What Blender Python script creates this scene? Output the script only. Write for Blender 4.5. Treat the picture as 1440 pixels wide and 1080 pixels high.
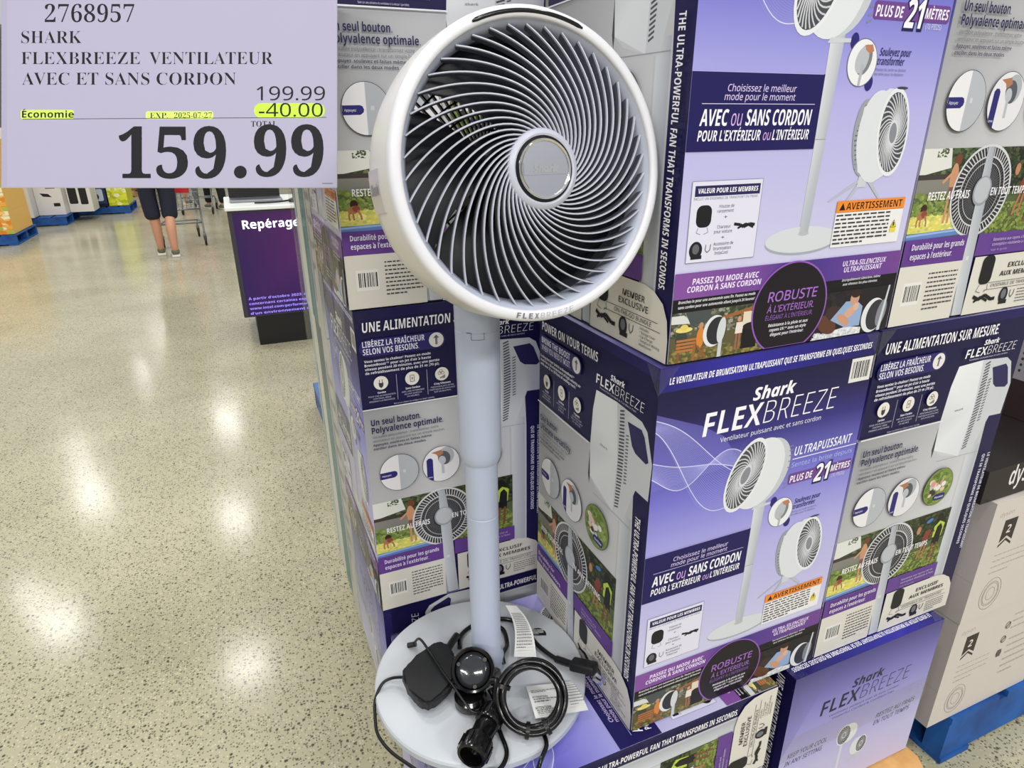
import bpy, bmesh, math, random, unicodedata
from mathutils import Vector, Matrix
from mathutils.geometry import tessellate_polygon
PI = math.pi
sc = bpy.context.scene
col = sc.collection
for o in list(bpy.data.objects):
    bpy.data.objects.remove(o)

ZB = 0.5            # height of the lying cartons' top above the shop floor (local z=0)

# ------------------------------------------------------------------ camera
cd = bpy.data.cameras.new('camera')
cam = bpy.data.objects.new('camera', cd)
col.objects.link(cam)
cd.sensor_width = 36.0
cd.sensor_fit = 'HORIZONTAL'
cd.lens = 36.0 * 906.957 / 1440.0
cd.clip_start = 0.02
cd.clip_end = 200
cam.location = (-0.46464, -0.62542, 0.90355 + ZB)
cam.rotation_euler = (1.190952, 0.007719, -0.400267)
sc.camera = cam

# ------------------------------------------------------------------ view, world, lights
sc.view_settings.view_transform = 'Standard'
sc.view_settings.look = 'None'
sc.view_settings.gamma = 1.0
sc.view_settings.use_curve_mapping = False
sc.view_settings.exposure = 0.0
wd = bpy.data.worlds.new('hall')
sc.world = wd
wd.use_nodes = True
wd.node_tree.nodes['Background'].inputs[0].default_value = (0.93, 0.95, 1.0, 1)
wd.node_tree.nodes['Background'].inputs[1].default_value = 0.55


def area(name, loc, sx, sy, power, colr=(1, 0.985, 0.955), rot=(0, 0, 0)):
    l = bpy.data.lights.new(name, 'AREA')
    l.shape = 'RECTANGLE'
    l.size = sx
    l.size_y = sy
    l.energy = power
    l.color = colr
    o = bpy.data.objects.new(name, l)
    col.objects.link(o)
    o.location = loc
    o.rotation_euler = rot
    return o


LAMP = 78
for i, (x, y) in enumerate([(-3.4, -1.6), (0.9, -2.6), (-1.0, 1.2), (3.4, 0.2), (-1.5, 5.0), (3.2, 4.6), (-4.5, 6.5),
                            (-1.4, 9.0), (-4.6, 11.5), (1.8, 9.5), (-1.5, 14.0), (-4.8, 16.5), (2.2, 15.0), (-1.6, 20.0)]):
    area('high_bay_light', (x, y, 7.2), 0.6, 0.24, LAMP)
for x, y in ((-3.96, 32.9), (-4.30, 30.4), (-4.47, 25.7), (-5.34, 12.64), (-5.55, 19.25), (-7.75, 41.7)):
    area('high_bay_light', (x, y, 7.2), 0.4, 0.2, 30)
# added fill lamps, unseen behind the camera, tilted to brighten the upright faces
for x, y in ((-6.5, -5.5), (-2.2, -7.0), (2.6, -7.2)):
    d = Vector((0.1 - x, 0.4 - y, 0.7 - 6.0))
    area('rear_fill_light', (x, y, 6.0), 2.4, 0.5, 215, rot=d.to_track_quat('-Z', 'Y').to_euler())


# ------------------------------------------------------------------ colour and materials
def lin(c):
    c = c / 255.0
    return c / 12.92 if c <= 0.04045 else ((c + 0.055) / 1.055) ** 2.4


def sr(r, g, b):
    return (lin(r), lin(g), lin(b), 1.0)


def mat(name, c, rough=0.5, metal=0.0, spec=0.5, coat=0.0, emit=None, estr=0.0, bump=None, trans=0.0, var=None):
    m = bpy.data.materials.new(name)
    m.use_nodes = True
    nt = m.node_tree
    b = nt.nodes['Principled BSDF']
    b.inputs['Base Color'].default_value = sr(*c)
    b.inputs['Roughness'].default_value = rough
    b.inputs['Metallic'].default_value = metal
    b.inputs['Specular IOR Level'].default_value = spec
    b.inputs['Coat Weight'].default_value = coat
    b.inputs['Coat Roughness'].default_value = 0.12
    b.inputs['Transmission Weight'].default_value = trans
    if emit:
        b.inputs['Emission Color'].default_value = sr(*emit)
        b.inputs['Emission Strength'].default_value = estr
    if var:   # second colour mixed in by noise: (colour, scale)
        n = nt.nodes.new('ShaderNodeTexNoise')
        n.inputs['Scale'].default_value = var[1]
        n.inputs['Detail'].default_value = 4
        tc = nt.nodes.new('ShaderNodeTexCoord')
        nt.links.new(tc.outputs['Object'], n.inputs['Vector'])
        r = nt.nodes.new('ShaderNodeValToRGB')
        r.color_ramp.elements[0].position = 0.38
        r.color_ramp.elements[1].position = 0.66
        r.color_ramp.elements[0].color = sr(*c)
        r.color_ramp.elements[1].color = sr(*var[0])
        nt.links.new(n.outputs['Fac'], r.inputs['Fac'])
        nt.links.new(r.outputs['Color'], b.inputs['Base Color'])
    if bump:  # (scale, strength)
        n = nt.nodes.new('ShaderNodeTexNoise')
        n.inputs['Scale'].default_value = bump[0]
        n.inputs['Detail'].default_value = 3
        tc = nt.nodes.new('ShaderNodeTexCoord')
        nt.links.new(tc.outputs['Object'], n.inputs['Vector'])
        bp = nt.nodes.new('ShaderNodeBump')
        bp.inputs['Strength'].default_value = bump[1]
        bp.inputs['Distance'].default_value = 0.002
        nt.links.new(n.outputs['Fac'], bp.inputs['Height'])
        nt.links.new(bp.outputs['Normal'], b.inputs['Normal'])
    return m


def print_mat(name, rough, coat, bstr=0.0):
    m = bpy.data.materials.new(name)
    m.use_nodes = True
    nt = m.node_tree
    b = nt.nodes['Principled BSDF']
    a = nt.nodes.new('ShaderNodeVertexColor')
    a.layer_name = 'Col'
    nt.links.new(a.outputs['Color'], b.inputs['Base Color'])
    b.inputs['Roughness'].default_value = rough
    b.inputs['Coat Weight'].default_value = coat
    b.inputs['Coat Roughness'].default_value = 0.10
    if bstr:
        tc = nt.nodes.new('ShaderNodeTexCoord')
        n = nt.nodes.new('ShaderNodeTexNoise')
        n.inputs['Scale'].default_value = 9
        n.inputs['Detail'].default_value = 2
        nt.links.new(tc.outputs['Object'], n.inputs['Vector'])
        bp = nt.nodes.new('ShaderNodeBump')
        bp.inputs['Strength'].default_value = bstr
        bp.inputs['Distance'].default_value = 0.01
        nt.links.new(n.outputs['Fac'], bp.inputs['Height'])
        nt.links.new(bp.outputs['Normal'], b.inputs['Coat Normal'])
    return m


M_PRINT = print_mat('printed_carton', 0.45, 0.10, 0.12)
M_PAPER = print_mat('printed_paper', 0.75, 0.0)
M_SLEEVE = print_mat('paper_in_sleeve', 0.6, 0.05, 0.05)
for _m in (M_SLEEVE, M_PRINT, M_PAPER):
    _m.node_tree.nodes['Principled BSDF'].inputs['Specular IOR Level'].default_value = 0.25
M_WHITE = mat('fan_white_plastic', (222, 222, 227), 0.30, coat=0.12)
M_WHITE2 = mat('fan_warm_white_plastic', (220, 217, 213), 0.33, coat=0.1)
M_GREY = mat('fan_grey_plastic', (182, 188, 204), 0.36)
M_POLE = mat('fan_pole_grey', (172, 180, 200), 0.34, coat=0.1)
M_BASE = mat('fan_base_grey', (182, 187, 192), 0.34)
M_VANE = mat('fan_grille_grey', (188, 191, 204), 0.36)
M_VSHADE = mat('fan_grille_side_shade', (84, 87, 98), 0.42)  # same plastic as the vane edges, darkened to paint in the sides' shade
M_DARK = mat('fan_dark_plastic', (44, 46, 56), 0.38)
M_DUCT = mat('fan_duct_grey', (78, 80, 90), 0.38)
M_BLACK = mat('gloss_black_plastic', (9, 9, 10), 0.17, spec=0.42, coat=0.1)
M_BLK = mat('matte_black_plastic', (22, 23, 25), 0.46, spec=0.35, bump=(900, 0.15))
M_RUB = mat('black_rubber', (14, 14, 15), 0.34, spec=0.4)
M_CHROME = mat('brushed_chrome', (205, 206, 212), 0.24, metal=1.0)
M_SILV = mat('satin_silver', (214, 208, 210), 0.34, metal=0.45)
M_CHROME2 = mat('polished_chrome', (232, 230, 226), 0.08, metal=1.0)
M_LENS = mat('smoked_clear_plastic', (58, 60, 64), 0.10, trans=0.35, bump=(45, 0.35))
M_TAPE = None
M_CARD = mat('raw_cardboard', (222, 172, 108), 0.8, var=((204, 152, 88), 30))
M_BLUE = mat('blue_painted_wood', (20, 92, 170), 0.62, var=((14, 62, 128), 9), bump=(40, 0.4))
M_WOOD = mat('pallet_wood', (186, 150, 104), 0.75, var=((150, 116, 76), 12))
M_STEEL = mat('cart_steel', (140, 142, 146), 0.35, metal=0.8)
M_RED = mat('red_plastic', (196, 30, 40), 0.4)
M_SKIN = mat('skin', (206, 150, 120), 0.5)
M_NAVY = mat('navy_cotton', (30, 32, 50), 0.85)
M_SHIRT = mat('dark_navy_shirt', (42, 46, 66), 0.85)
M_BLKC = mat('black_cotton', (22, 22, 26), 0.85)
M_SHOE = mat('olive_grey_mesh', (104, 106, 90), 0.8)
M_SOLE = mat('pale_rubber_sole', (214, 210, 196), 0.6)
M_HAIR = mat('dark_brown_hair', (52, 40, 32), 0.7)
M_KTOP = mat('white_laminate', (232, 234, 228), 0.3)
M_KBODY = mat('charcoal_metal', (52, 50, 56), 0.45)
M_KBLK = mat('black_laminate', (14, 14, 15), 0.4)
M_GLOW = mat('lit_white_letters', (240, 240, 250), 0.4, emit=(235, 235, 255), estr=2.2)
M_GLOWB = mat('lit_blue_letters', (150, 130, 230), 0.4, emit=(140, 130, 245), estr=0.8)
M_BKBRN = mat('brown_carton', (150, 104, 66), 0.8, var=((120, 80, 50), 6))


def film_mat(name, mixv, colr=(235, 240, 240), scale=30, rough=0.08, bs=0.5, amt=1.0):
    m = bpy.data.materials.new(name)
    m.use_nodes = True
    nt = m.node_tree
    nt.nodes.remove(nt.nodes['Principled BSDF'])
    out = nt.nodes['Material Output']
    t = nt.nodes.new('ShaderNodeBsdfTransparent')
    g = nt.nodes.new('ShaderNodeBsdfGlossy')
    g.inputs['Color'].default_value = sr(*colr)
    g.inputs['Roughness'].default_value = rough
    mx = nt.nodes.new('ShaderNodeMixShader')
    fr = nt.nodes.new('ShaderNodeLayerWeight')
    fr.inputs['Blend'].default_value = mixv
    n = nt.nodes.new('ShaderNodeTexNoise')
    n.inputs['Scale'].default_value = scale
    n.inputs['Detail'].default_value = 5
    tc = nt.nodes.new('ShaderNodeTexCoord')
    mp = nt.nodes.new('ShaderNodeMapping')
    mp.inputs['Scale'].default_value = (1, 1, 0.18)
    nt.links.new(tc.outputs['Object'], mp.inputs['Vector'])
    nt.links.new(mp.outputs['Vector'], n.inputs['Vector'])
    bp = nt.nodes.new('ShaderNodeBump')
    bp.inputs['Strength'].default_value = bs
    bp.inputs['Distance'].default_value = 0.02
    nt.links.new(n.outputs['Fac'], bp.inputs['Height'])
    nt.links.new(bp.outputs['Normal'], g.inputs['Normal'])
    ml = nt.nodes.new('ShaderNodeMath')
    ml.operation = 'MULTIPLY'
    ml.inputs[1].default_value = amt
    nt.links.new(fr.outputs['Facing'], ml.inputs[0])
    nt.links.new(ml.outputs[0], mx.inputs['Fac'])
    nt.links.new(t.outputs[0], mx.inputs[1])
    nt.links.new(g.outputs[0], mx.inputs[2])
    nt.links.new(mx.outputs[0], out.inputs['Surface'])
    return m


M_TAPE = film_mat('clear_packing_tape', 0.30, (215, 222, 222), 40, 0.12, 0.5, 0.42)
M_FILM = film_mat('clear_stretch_film', 0.25, (235, 240, 242), 22, 0.07, 0.9, 0.34)


def floor_mat():
    m = bpy.data.materials.new('polished_concrete')
    m.use_nodes = True
    nt = m.node_tree
    b = nt.nodes['Principled BSDF']
    tc = nt.nodes.new('ShaderNodeTexCoord')

    def vor(scale, sel, p0, p1):
        v = nt.nodes.new('ShaderNodeTexVoronoi')
        v.inputs['Scale'].default_value = scale
        nt.links.new(tc.outputs['Object'], v.inputs['Vector'])
        # cells whose random value is low become stones; distance gives their outline
        sp = nt.nodes.new('ShaderNodeSeparateColor')
        nt.links.new(v.outputs['Color'], sp.inputs[0])
        lt = nt.nodes.new('ShaderNodeMath')
        lt.operation = 'LESS_THAN'
        lt.inputs[1].default_value = sel
        nt.links.new(sp.outputs[0], lt.inputs[0])
        r = nt.nodes.new('ShaderNodeMapRange')
        r.inputs[1].default_value = p0
        r.inputs[2].default_value = p1
        r.inputs[3].default_value = 1
        r.inputs[4].default_value = 0
        nt.links.new(v.outputs['Distance'], r.inputs[0])
        mu = nt.nodes.new('ShaderNodeMath')
        mu.operation = 'MULTIPLY'
        nt.links.new(lt.outputs[0], mu.inputs[0])
        nt.links.new(r.outputs[0], mu.inputs[1])
        return mu

    big = nt.nodes.new('ShaderNodeTexNoise')
    big.inputs['Scale'].default_value = 1.3
    big.inputs['Detail'].default_value = 6
    nt.links.new(tc.outputs['Object'], big.inputs['Vector'])
    rp = nt.nodes.new('ShaderNodeValToRGB')
    rp.color_ramp.elements[0].position = 0.35
    rp.color_ramp.elements[1].position = 0.7
    rp.color_ramp.elements[0].color = sr(164, 159, 132)
    rp.color_ramp.elements[1].color = sr(184, 178, 150)
    nt.links.new(big.outputs['Fac'], rp.inputs['Fac'])
    last = rp.outputs['Color']
    for scale, sel, p0, p1, c, amt in ((150, 0.36, 0.25, 0.45, (204, 198, 172), 0.7), (170, 0.40, 0.28, 0.46, (92, 88, 72), 0.85), (115, 0.28, 0.24, 0.42, (84, 80, 66), 0.85),
                                       (75, 0.16, 0.22, 0.36, (64, 61, 52), 0.9), (60, 0.08, 0.2, 0.34, (194, 184, 146), 0.8)):
        f = vor(scale, sel, p0, p1)
        fm = nt.nodes.new('ShaderNodeMath')
        fm.operation = 'MULTIPLY'
        fm.inputs[1].default_value = amt
        nt.links.new(f.outputs[0], fm.inputs[0])
        mx = nt.nodes.new('ShaderNodeMix')
        mx.data_type = 'RGBA'
        nt.links.new(fm.outputs[0], mx.inputs[0])
        nt.links.new(last, mx.inputs[6])
        mx.inputs[7].default_value = sr(*c)
        last = mx.outputs[2]
    nt.links.new(last, b.inputs['Base Color'])
    rr = nt.nodes.new('ShaderNodeMapRange')
    rr.inputs[3].default_value = 0.11
    rr.inputs[4].default_value = 0.19
    nt.links.new(big.outputs['Fac'], rr.inputs[0])
    nt.links.new(rr.outputs[0], b.inputs['Roughness'])
    b.inputs['Specular IOR Level'].default_value = 0.15
    return m


# ------------------------------------------------------------------ mesh helpers
def link_mesh(name, me, m=None, parent=None):
    o = bpy.data.objects.new(name, me)
    col.objects.link(o)
    if m:
        me.materials.append(m)
    if parent:
        o.parent = parent
    return o


def obj(name, bm, m, parent=None, smooth=False, mtx=None, ang=None):
    me = bpy.data.meshes.new(name)
    bm.normal_update()
    bm.to_mesh(me)
    bm.free()
    if smooth:
        for p in me.polygons:
            p.use_smooth = True
        if ang is not None:
            me.set_sharp_from_angle(angle=math.radians(ang))
    o = link_mesh(name, me, m, parent)
    if mtx is not None:
        o.matrix_basis = mtx
    return o


def thing(name, label, cat, loc=(0, 0, 0), rotz=0.0, group=None):
    o = bpy.data.objects.new(name, None)
    col.objects.link(o)
    o.empty_display_size = 0.1
    o.location = (loc[0], loc[1], loc[2] + ZB)
    o.rotation_euler = (0, 0, rotz)
    tag(o, label, cat, group)
    return o


def tag(o, label, cat, group=None):
    o['label'] = label
    o['category'] = cat
    if group:
        o['group'] = group
    return o


def struct(o):
    o['kind'] = 'structure'
    return o


def box(bm, x0, y0, z0, x1, y1, z1, mtx=None):
    vs = [bm.verts.new(v) for v in ((x0, y0, z0), (x1, y0, z0), (x1, y1, z0), (x0, y1, z0), (x0, y0, z1), (x1, y0, z1), (x1, y1, z1), (x0, y1, z1))]
    if mtx is not None:
        for v in vs:
            v.co = mtx @ v.co
    for f in ((0, 3, 2, 1), (4, 5, 6, 7), (0, 1, 5, 4), (1, 2, 6, 5), (2, 3, 7, 6), (3, 0, 4, 7)):
        bm.faces.new([vs[i] for i in f])
    return vs


def rbox(x0, y0, z0, x1, y1, z1, r=0.003, seg=2, mtx=None):
    bm = bmesh.new()
    box(bm, x0, y0, z0, x1, y1, z1, mtx)
    bmesh.ops.bevel(bm, geom=list(bm.edges), offset=r, segments=seg, affect='EDGES', profile=0.5)
    return bm


def lathe(bm, prof, seg=48, mtx=None, close=False):
    rings = []
    for r, z in prof:
        if r < 1e-6:
            rings.append([bm.verts.new((0, 0, z))])
        else:
            rings.append([bm.verts.new((r * math.cos(2 * PI * k / seg), r * math.sin(2 * PI * k / seg), z)) for k in range(seg)])
    if mtx is not None:
        for rg in rings:
            for v in rg:
                v.co = mtx @ v.co
    pairs = list(zip(rings[:-1], rings[1:]))
    if close:
        pairs.append((rings[-1], rings[0]))
    for a, b in pairs:
        for k in range(seg):
            j = (k + 1) % seg
            if len(a) == 1 and len(b) == 1:
                continue
            if len(a) == 1:
                bm.faces.new((a[0], b[j], b[k]))
            elif len(b) == 1:
                bm.faces.new((a[k], a[j], b[0]))
            else:
                bm.faces.new((a[k], a[j], b[j], b[k]))
    return bm


def smooth_pts(pts, n=8):
    P = [Vector(p) for p in pts]
    if len(P) < 3:
        return P
    out = []
    for i in range(len(P) - 1):
        p0 = P[max(i - 1, 0)]
        p1, p2 = P[i], P[i + 1]
        p3 = P[min(i + 2, len(P) - 1)]
        for k in range(n):
            t = k / n
            out.append(0.5 * ((2 * p1) + (p2 - p0) * t + (2 * p0 - 5 * p1 + 4 * p2 - p3) * t * t + (3 * p1 - p0 - 3 * p2 + p3) * t ** 3))
    out.append(P[-1])
    return out


def tube(bm, pts, r, seg=10, sm=8, radii=None, cap=True):
    P = smooth_pts(pts, sm) if sm else [Vector(p) for p in pts]
    n = len(P)
    T = [(P[min(i + 1, n - 1)] - P[max(i - 1, 0)]).normalized() for i in range(n)]
    up = Vector((0, 0, 1)) if abs(T[0].z) < 0.9 else Vector((1, 0, 0))
    N = (up - T[0] * up.dot(T[0])).normalized()
    rings = []
    for i in range(n):
        N = (N - T[i] * N.dot(T[i])).normalized()
        B = T[i].cross(N)
        rr = r if radii is None else radii[0] + (radii[1] - radii[0]) * i / (n - 1)
        rings.append([bm.verts.new(P[i] + (N * math.cos(2 * PI * k / seg) + B * math.sin(2 * PI * k / seg)) * rr) for k in range(seg)])
    for a, b in zip(rings[:-1], rings[1:]):
        for k in range(seg):
            j = (k + 1) % seg
            bm.faces.new((a[k], a[j], b[j], b[k]))
    if cap:
        bm.faces.new(rings[0][::-1])
        bm.faces.new(rings[-1])
    return bm


def prism(bm, outline, z0, z1, mtx=None):
    lo = [bm.verts.new((x, y, z0)) for x, y in outline]
    hi = [bm.verts.new((x, y, z1)) for x, y in outline]
    if mtx is not None:
        for v in lo + hi:
            v.co = mtx @ v.co
    n = len(outline)
    bm.faces.new(lo[::-1])
    bm.faces.new(hi)
    for i in range(n):
        j = (i + 1) % n
        bm.faces.new((lo[i], lo[j], hi[j], hi[i]))
    return bm


def frame(origin, zaxis, xhint=(1, 0, 0)):
    z = Vector(zaxis).normalized()
    x = Vector(xhint)
    x = (x - z * x.dot(z)).normalized()
    y = z.cross(x)
    m = Matrix((x, y, z)).transposed().to_4x4()
    m.translation = Vector(origin)
    return m


# ------------------------------------------------------------------ lettering: text outlines as flat polygons, cached
_tc = bpy.data.curves.new('lettering', 'FONT')
_to = bpy.data.objects.new('lettering', _tc)
col.objects.link(_to)
_tc.fill_mode = 'FRONT'
_tc.resolution_u = 2
_cache = {}


def glyphs(s, off):
    key = (s, off)
    if key not in _cache:
        _tc.body = s
        _tc.offset = off
        dg = bpy.context.evaluated_depsgraph_get()
        dg.update()
        ev = _to.evaluated_get(dg)
        me = ev.to_mesh()
        vs = [(v.co.x, v.co.y) for v in me.vertices]
        fs = [tuple(p.vertices) for p in me.polygons]
        ev.to_mesh_clear()
        _cache[key] = (vs, fs)
    return _cache[key]


SERIF = {}
for i in range(26):
    SERIF[chr(65 + i)] = chr(0x1D400 + i)
for i in range(10):
    SERIF[str(i)] = chr(0x1D7CE + i)
def _sans(cap, low, dig):
    d = {chr(65 + i): chr(cap + i) for i in range(26)}
    d.update({chr(97 + i): chr(low + i) for i in range(26)})
    if dig:
        d.update({str(i): chr(dig + i) for i in range(10)})
    return d


SANS_R = _sans(0x1D5A0, 0x1D5BA, 0x1D7E2)
SANS_B = _sans(0x1D5D4, 0x1D5EE, 0x1D7EC)
SANS_BI = _sans(0x1D63C, 0x1D656, 0)
SANS = {str(i): chr(0x1D7E2 + i) for i in range(10)}


# ------------------------------------------------------------------ a printed panel: flat inks laid over each other in (u, v)
class Panel:
    STEP = 8e-6

    def __init__(s):
        s.V, s.F, s.C, s.e = [], [], [], 0.0

    def poly(s, pts, c):
        b = len(s.V)
        s.e += s.STEP
        n = len(pts)
        s.V += [(u, v, s.e) for u, v in pts]
        a = sum(pts[i][0] * pts[(i + 1) % n][1] - pts[(i + 1) % n][0] * pts[i][1] for i in range(n))
        cs = [sr(*k) for k in c] if isinstance(c[0], (tuple, list)) else [sr(*c)] * n
        idx = list(range(n))
        if a < 0:
            idx.reverse()
        s.F.append(tuple(b + i for i in idx))
        s.C.append([cs[i] for i in idx])

    def rect(s, u0, v0, u1, v1, c):
        s.poly([(u0, v0), (u1, v0), (u1, v1), (u0, v1)], c)

    def vgrad(s, u0, u1, stops):
        for (va, ca), (vb, cb) in zip(stops[:-1], stops[1:]):
            s.poly([(u0, va), (u1, va), (u1, vb), (u0, vb)], [ca, ca, cb, cb])

    def hgrad(s, v0, v1, stops):
        for (ua, ca), (ub, cb) in zip(stops[:-1], stops[1:]):
            s.poly([(ua, v0), (ub, v0), (ub, v1), (ua, v1)], [ca, cb, cb, ca])

    def ell(s, cx, cy, rx, ry, c, n=28, rot=0.0, a0=0.0, a1=2 * PI):
        full = abs(a1 - a0 - 2 * PI) < 1e-6
        m = n if full else n + 1
        pts = []
        for k in range(m):
            t = a0 + (a1 - a0) * k / n
            x, y = rx * math.cos(t), ry * math.sin(t)
            pts.append((cx + x * math.cos(rot) - y * math.sin(rot), cy + x * math.sin(rot) + y * math.cos(rot)))
        s.poly(pts, c)

    def line(s, pts, w, c):
        s.e += s.STEP
        e = s.e
        for i in range(len(pts) - 1):
            (x0, y0), (x1, y1) = pts[i], pts[i + 1]
            L = math.hypot(x1 - x0, y1 - y0) or 1e-9
            nx, ny = -(y1 - y0) / L * w / 2, (x1 - x0) / L * w / 2
            b = len(s.V)
            s.V += [(x0 - nx, y0 - ny, e), (x1 - nx, y1 - ny, e), (x1 + nx, y1 + ny, e), (x0 + nx, y0 + ny, e)]
            s.F.append((b, b + 1, b + 2, b + 3))
            s.C.append([sr(*c)] * 4)

    def ring(s, cx, cy, rx, ry, w, c, n=36):
        pts = [(cx + rx * math.cos(2 * PI * k / n), cy + ry * math.sin(2 * PI * k / n)) for k in range(n + 1)]
        s.line(pts, w, c)

    def pill(s, u0, v0, u1, v1, c, rot=0.0):
        r = (v1 - v0) / 2
        pts = [(u1 - r + r * math.cos(t), v0 + r + r * math.sin(t)) for t in [(-PI / 2 + PI * k / 8) for k in range(9)]]
        pts += [(u0 + r + r * math.cos(t), v0 + r + r * math.sin(t)) for t in [(PI / 2 + PI * k / 8) for k in range(9)]]
        s.poly(pts, c)

    def rrect(s, u0, v0, u1, v1, r, c):
        pts = []
        for (cx, cy, a) in ((u1 - r, v0 + r, -PI / 2), (u1 - r, v1 - r, 0), (u0 + r, v1 - r, PI / 2), (u0 + r, v0 + r, PI)):
            pts += [(cx + r * math.cos(a + PI / 2 * k / 5), cy + r * math.sin(a + PI / 2 * k / 5)) for k in range(6)]
        s.poly(pts, c)

    # text whose baseline runs from (ua, va) to (ub, vb); cap = capital height; b = boldness; slant = italic shear
    def text(s, t, ua, va, ub, vb, cap, c, b=0.0, slant=0.0, mode=None):
        accents = []
        if mode == 'serif':
            t2, off, ref = ''.join(SERIF.get(k, k) for k in t), b, 0.690
        elif mode == 'sans':
            t2, off, ref = ''.join(SANS.get(k, k) for k in t), b, 0.714
        else:
            mp = SANS_BI if mode == 'logo' else (SANS_B if b >= 0.010 else SANS_R)
            off = b if b < 0.010 else (b - 0.022) * 0.55
            off = round(off, 3)
            ref = 0.714
            t2 = ''
            for k in t:
                n = unicodedata.normalize('NFD', k)
                if len(n) == 2 and n[0] in mp:
                    accents.append((len(t2), n[1], n[0].isupper()))
                    k = n[0]
                t2 += mp.get(k, k)
        vs, fs = glyphs(t2, off)
        if not vs:
            return
        x0 = min(v[0] for v in vs)
        x1 = max(v[0] for v in vs)
        L = math.hypot(ub - ua, vb - va)
        sx = L / max(x1 - x0, 1e-6)
        sy = cap / (ref + 2 * off)
        dx, dy = (ub - ua) / L, (vb - va) / L
        s.e += s.STEP
        cc = sr(*c)

        def put(x, y):
            yy = (y + off) * sy
            xx = (x - x0) * sx + yy * slant
            return (ua + xx * dx - yy * dy, va + xx * dy + yy * dx, s.e)
        base = len(s.V)
        s.V += [put(x, y) for (x, y) in vs]
        for f in fs:
            s.F.append(tuple(base + i for i in f))
            s.C.append([cc] * len(f))
        wt = 0.055 if b >= 0.010 else 0.035
        for pos, mk, up in accents:
            pre = glyphs(t2[:pos], off)[0]
            w0 = max((v[0] for v in pre), default=0.0)
            w1 = max(v[0] for v in glyphs(t2[:pos + 1], off)[0])
            m, y0 = (w0 + w1) / 2 + 0.03, (0.77 if up else 0.60)
            if mk == '\u0301':
                strokes = [((m - 0.07, y0), (m + 0.09, y0 + 0.13))]
            elif mk == '\u0300':
                strokes = [((m - 0.09, y0 + 0.13), (m + 0.07, y0))]
            else:
                strokes = [((m - 0.13, y0), (m, y0 + 0.13)), ((m, y0 + 0.13), (m + 0.13, y0))]
            for (ax_, ay_), (bx_, by_) in strokes:
                q = len(s.V)
                s.V += [put(ax_, ay_ - wt), put(bx_, by_ - wt), put(bx_, by_ + wt), put(ax_, ay_ + wt)]
                s.F.append((q, q + 1, q + 2, q + 3))
                s.C.append([cc] * 4)

    def grain(s, u0, v0, u1, v1, cols, n, sz, rnd):
        s.e += s.STEP
        for k in range(n):
            s.e += 2e-7
            u, v = rnd.uniform(u0, u1), rnd.uniform(v0, v1)
            a, r = rnd.uniform(0, PI), rnd.uniform(0.4, 1.0) * sz
            b = len(s.V)
            for q in range(5):
                t = a + 2 * PI * q / 5
                s.V.append((min(max(u + r * math.cos(t), u0), u1), min(max(v + r * 0.7 * math.sin(t), v0), v1), s.e))
            s.F.append(tuple(range(b, b + 5)))
            s.C.append([sr(*rnd.choice(cols))] * 5)

    def barcode(s, u0, v0, u1, v1, rnd):
        s.rect(u0, v0, u1, v1, (222, 220, 214))
        u = u0 + (u1 - u0) * 0.1
        vb, vt = v0 + (v1 - v0) * 0.16, v0 + (v1 - v0) * 0.86
        while u < u1 - (u1 - u0) * 0.1:
            w = (u1 - u0) * rnd.choice((0.018, 0.03, 0.045, 0.06))
            s.rect(u, vb, u + w, vt, (30, 28, 30))
            u += w + (u1 - u0) * rnd.choice((0.02, 0.03, 0.05))

    def lines(s, u0, v0, u1, v1, n, c, rnd, h=0.35, bullet=False):   # small print too fine to read: a row of word-length dashes
        st = (v1 - v0) / n
        for k in range(n):
            v = v1 - st * (k + 0.7)
            end = u1 if k < n - 1 else u0 + (u1 - u0) * 0.55
            u = u0
            while u < end:
                w = rnd.uniform(0.05, 0.14) * (u1 - u0)
                s.rect(u, v, min(u + w, end), v + st * h, c)
                u += w + 0.025 * (u1 - u0)

    def emit(s, V, F, C, fn):
        b = len(V)
        V += [fn(u, v, e) for u, v, e in s.V]
        F += [tuple(b + i for i in f) for f in s.F]
        C += s.C


def panel_mesh(name, V, F, C):
    VV = [Vector(v) for v in V]
    F2, C2 = [], []
    for f, c in zip(F, C):
        keep = [i for i in range(len(f)) if (VV[f[i]] - VV[f[i - 1]]).length > 1e-7]
        if len(keep) < 3:
            continue
        if len(keep) == 3:
            tris = [(0, 1, 2)]
        elif len(keep) == 4:
            tris = [(0, 1, 2), (0, 2, 3)]
        else:
            tris = tessellate_polygon([[VV[f[i]] for i in keep]])
        nref = Vector((0, 0, 0))
        for k in range(1, len(keep) - 1):
            nref += (VV[f[keep[k]]] - VV[f[keep[0]]]).cross(VV[f[keep[k + 1]]] - VV[f[keep[0]]])
        for t in tris:
            q = [keep[i] for i in t]
            n = (VV[f[q[1]]] - VV[f[q[0]]]).cross(VV[f[q[2]]] - VV[f[q[0]]])
            if n.length < 2e-11:
                continue
            if n.dot(nref) < 0:
                q.reverse()
            F2.append(tuple(f[i] for i in q))
            C2.append([c[i] for i in q])
    F, C = F2, C2
    me = bpy.data.meshes.new(name)
    me.from_pydata(V, [], F)
    a = me.color_attributes.new('Col', 'FLOAT_COLOR', 'CORNER')
    flat = []
    for cs in C:
        for c in cs:
            flat.extend(c)
    a.data.foreach_set('color', flat)
    return me


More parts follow.
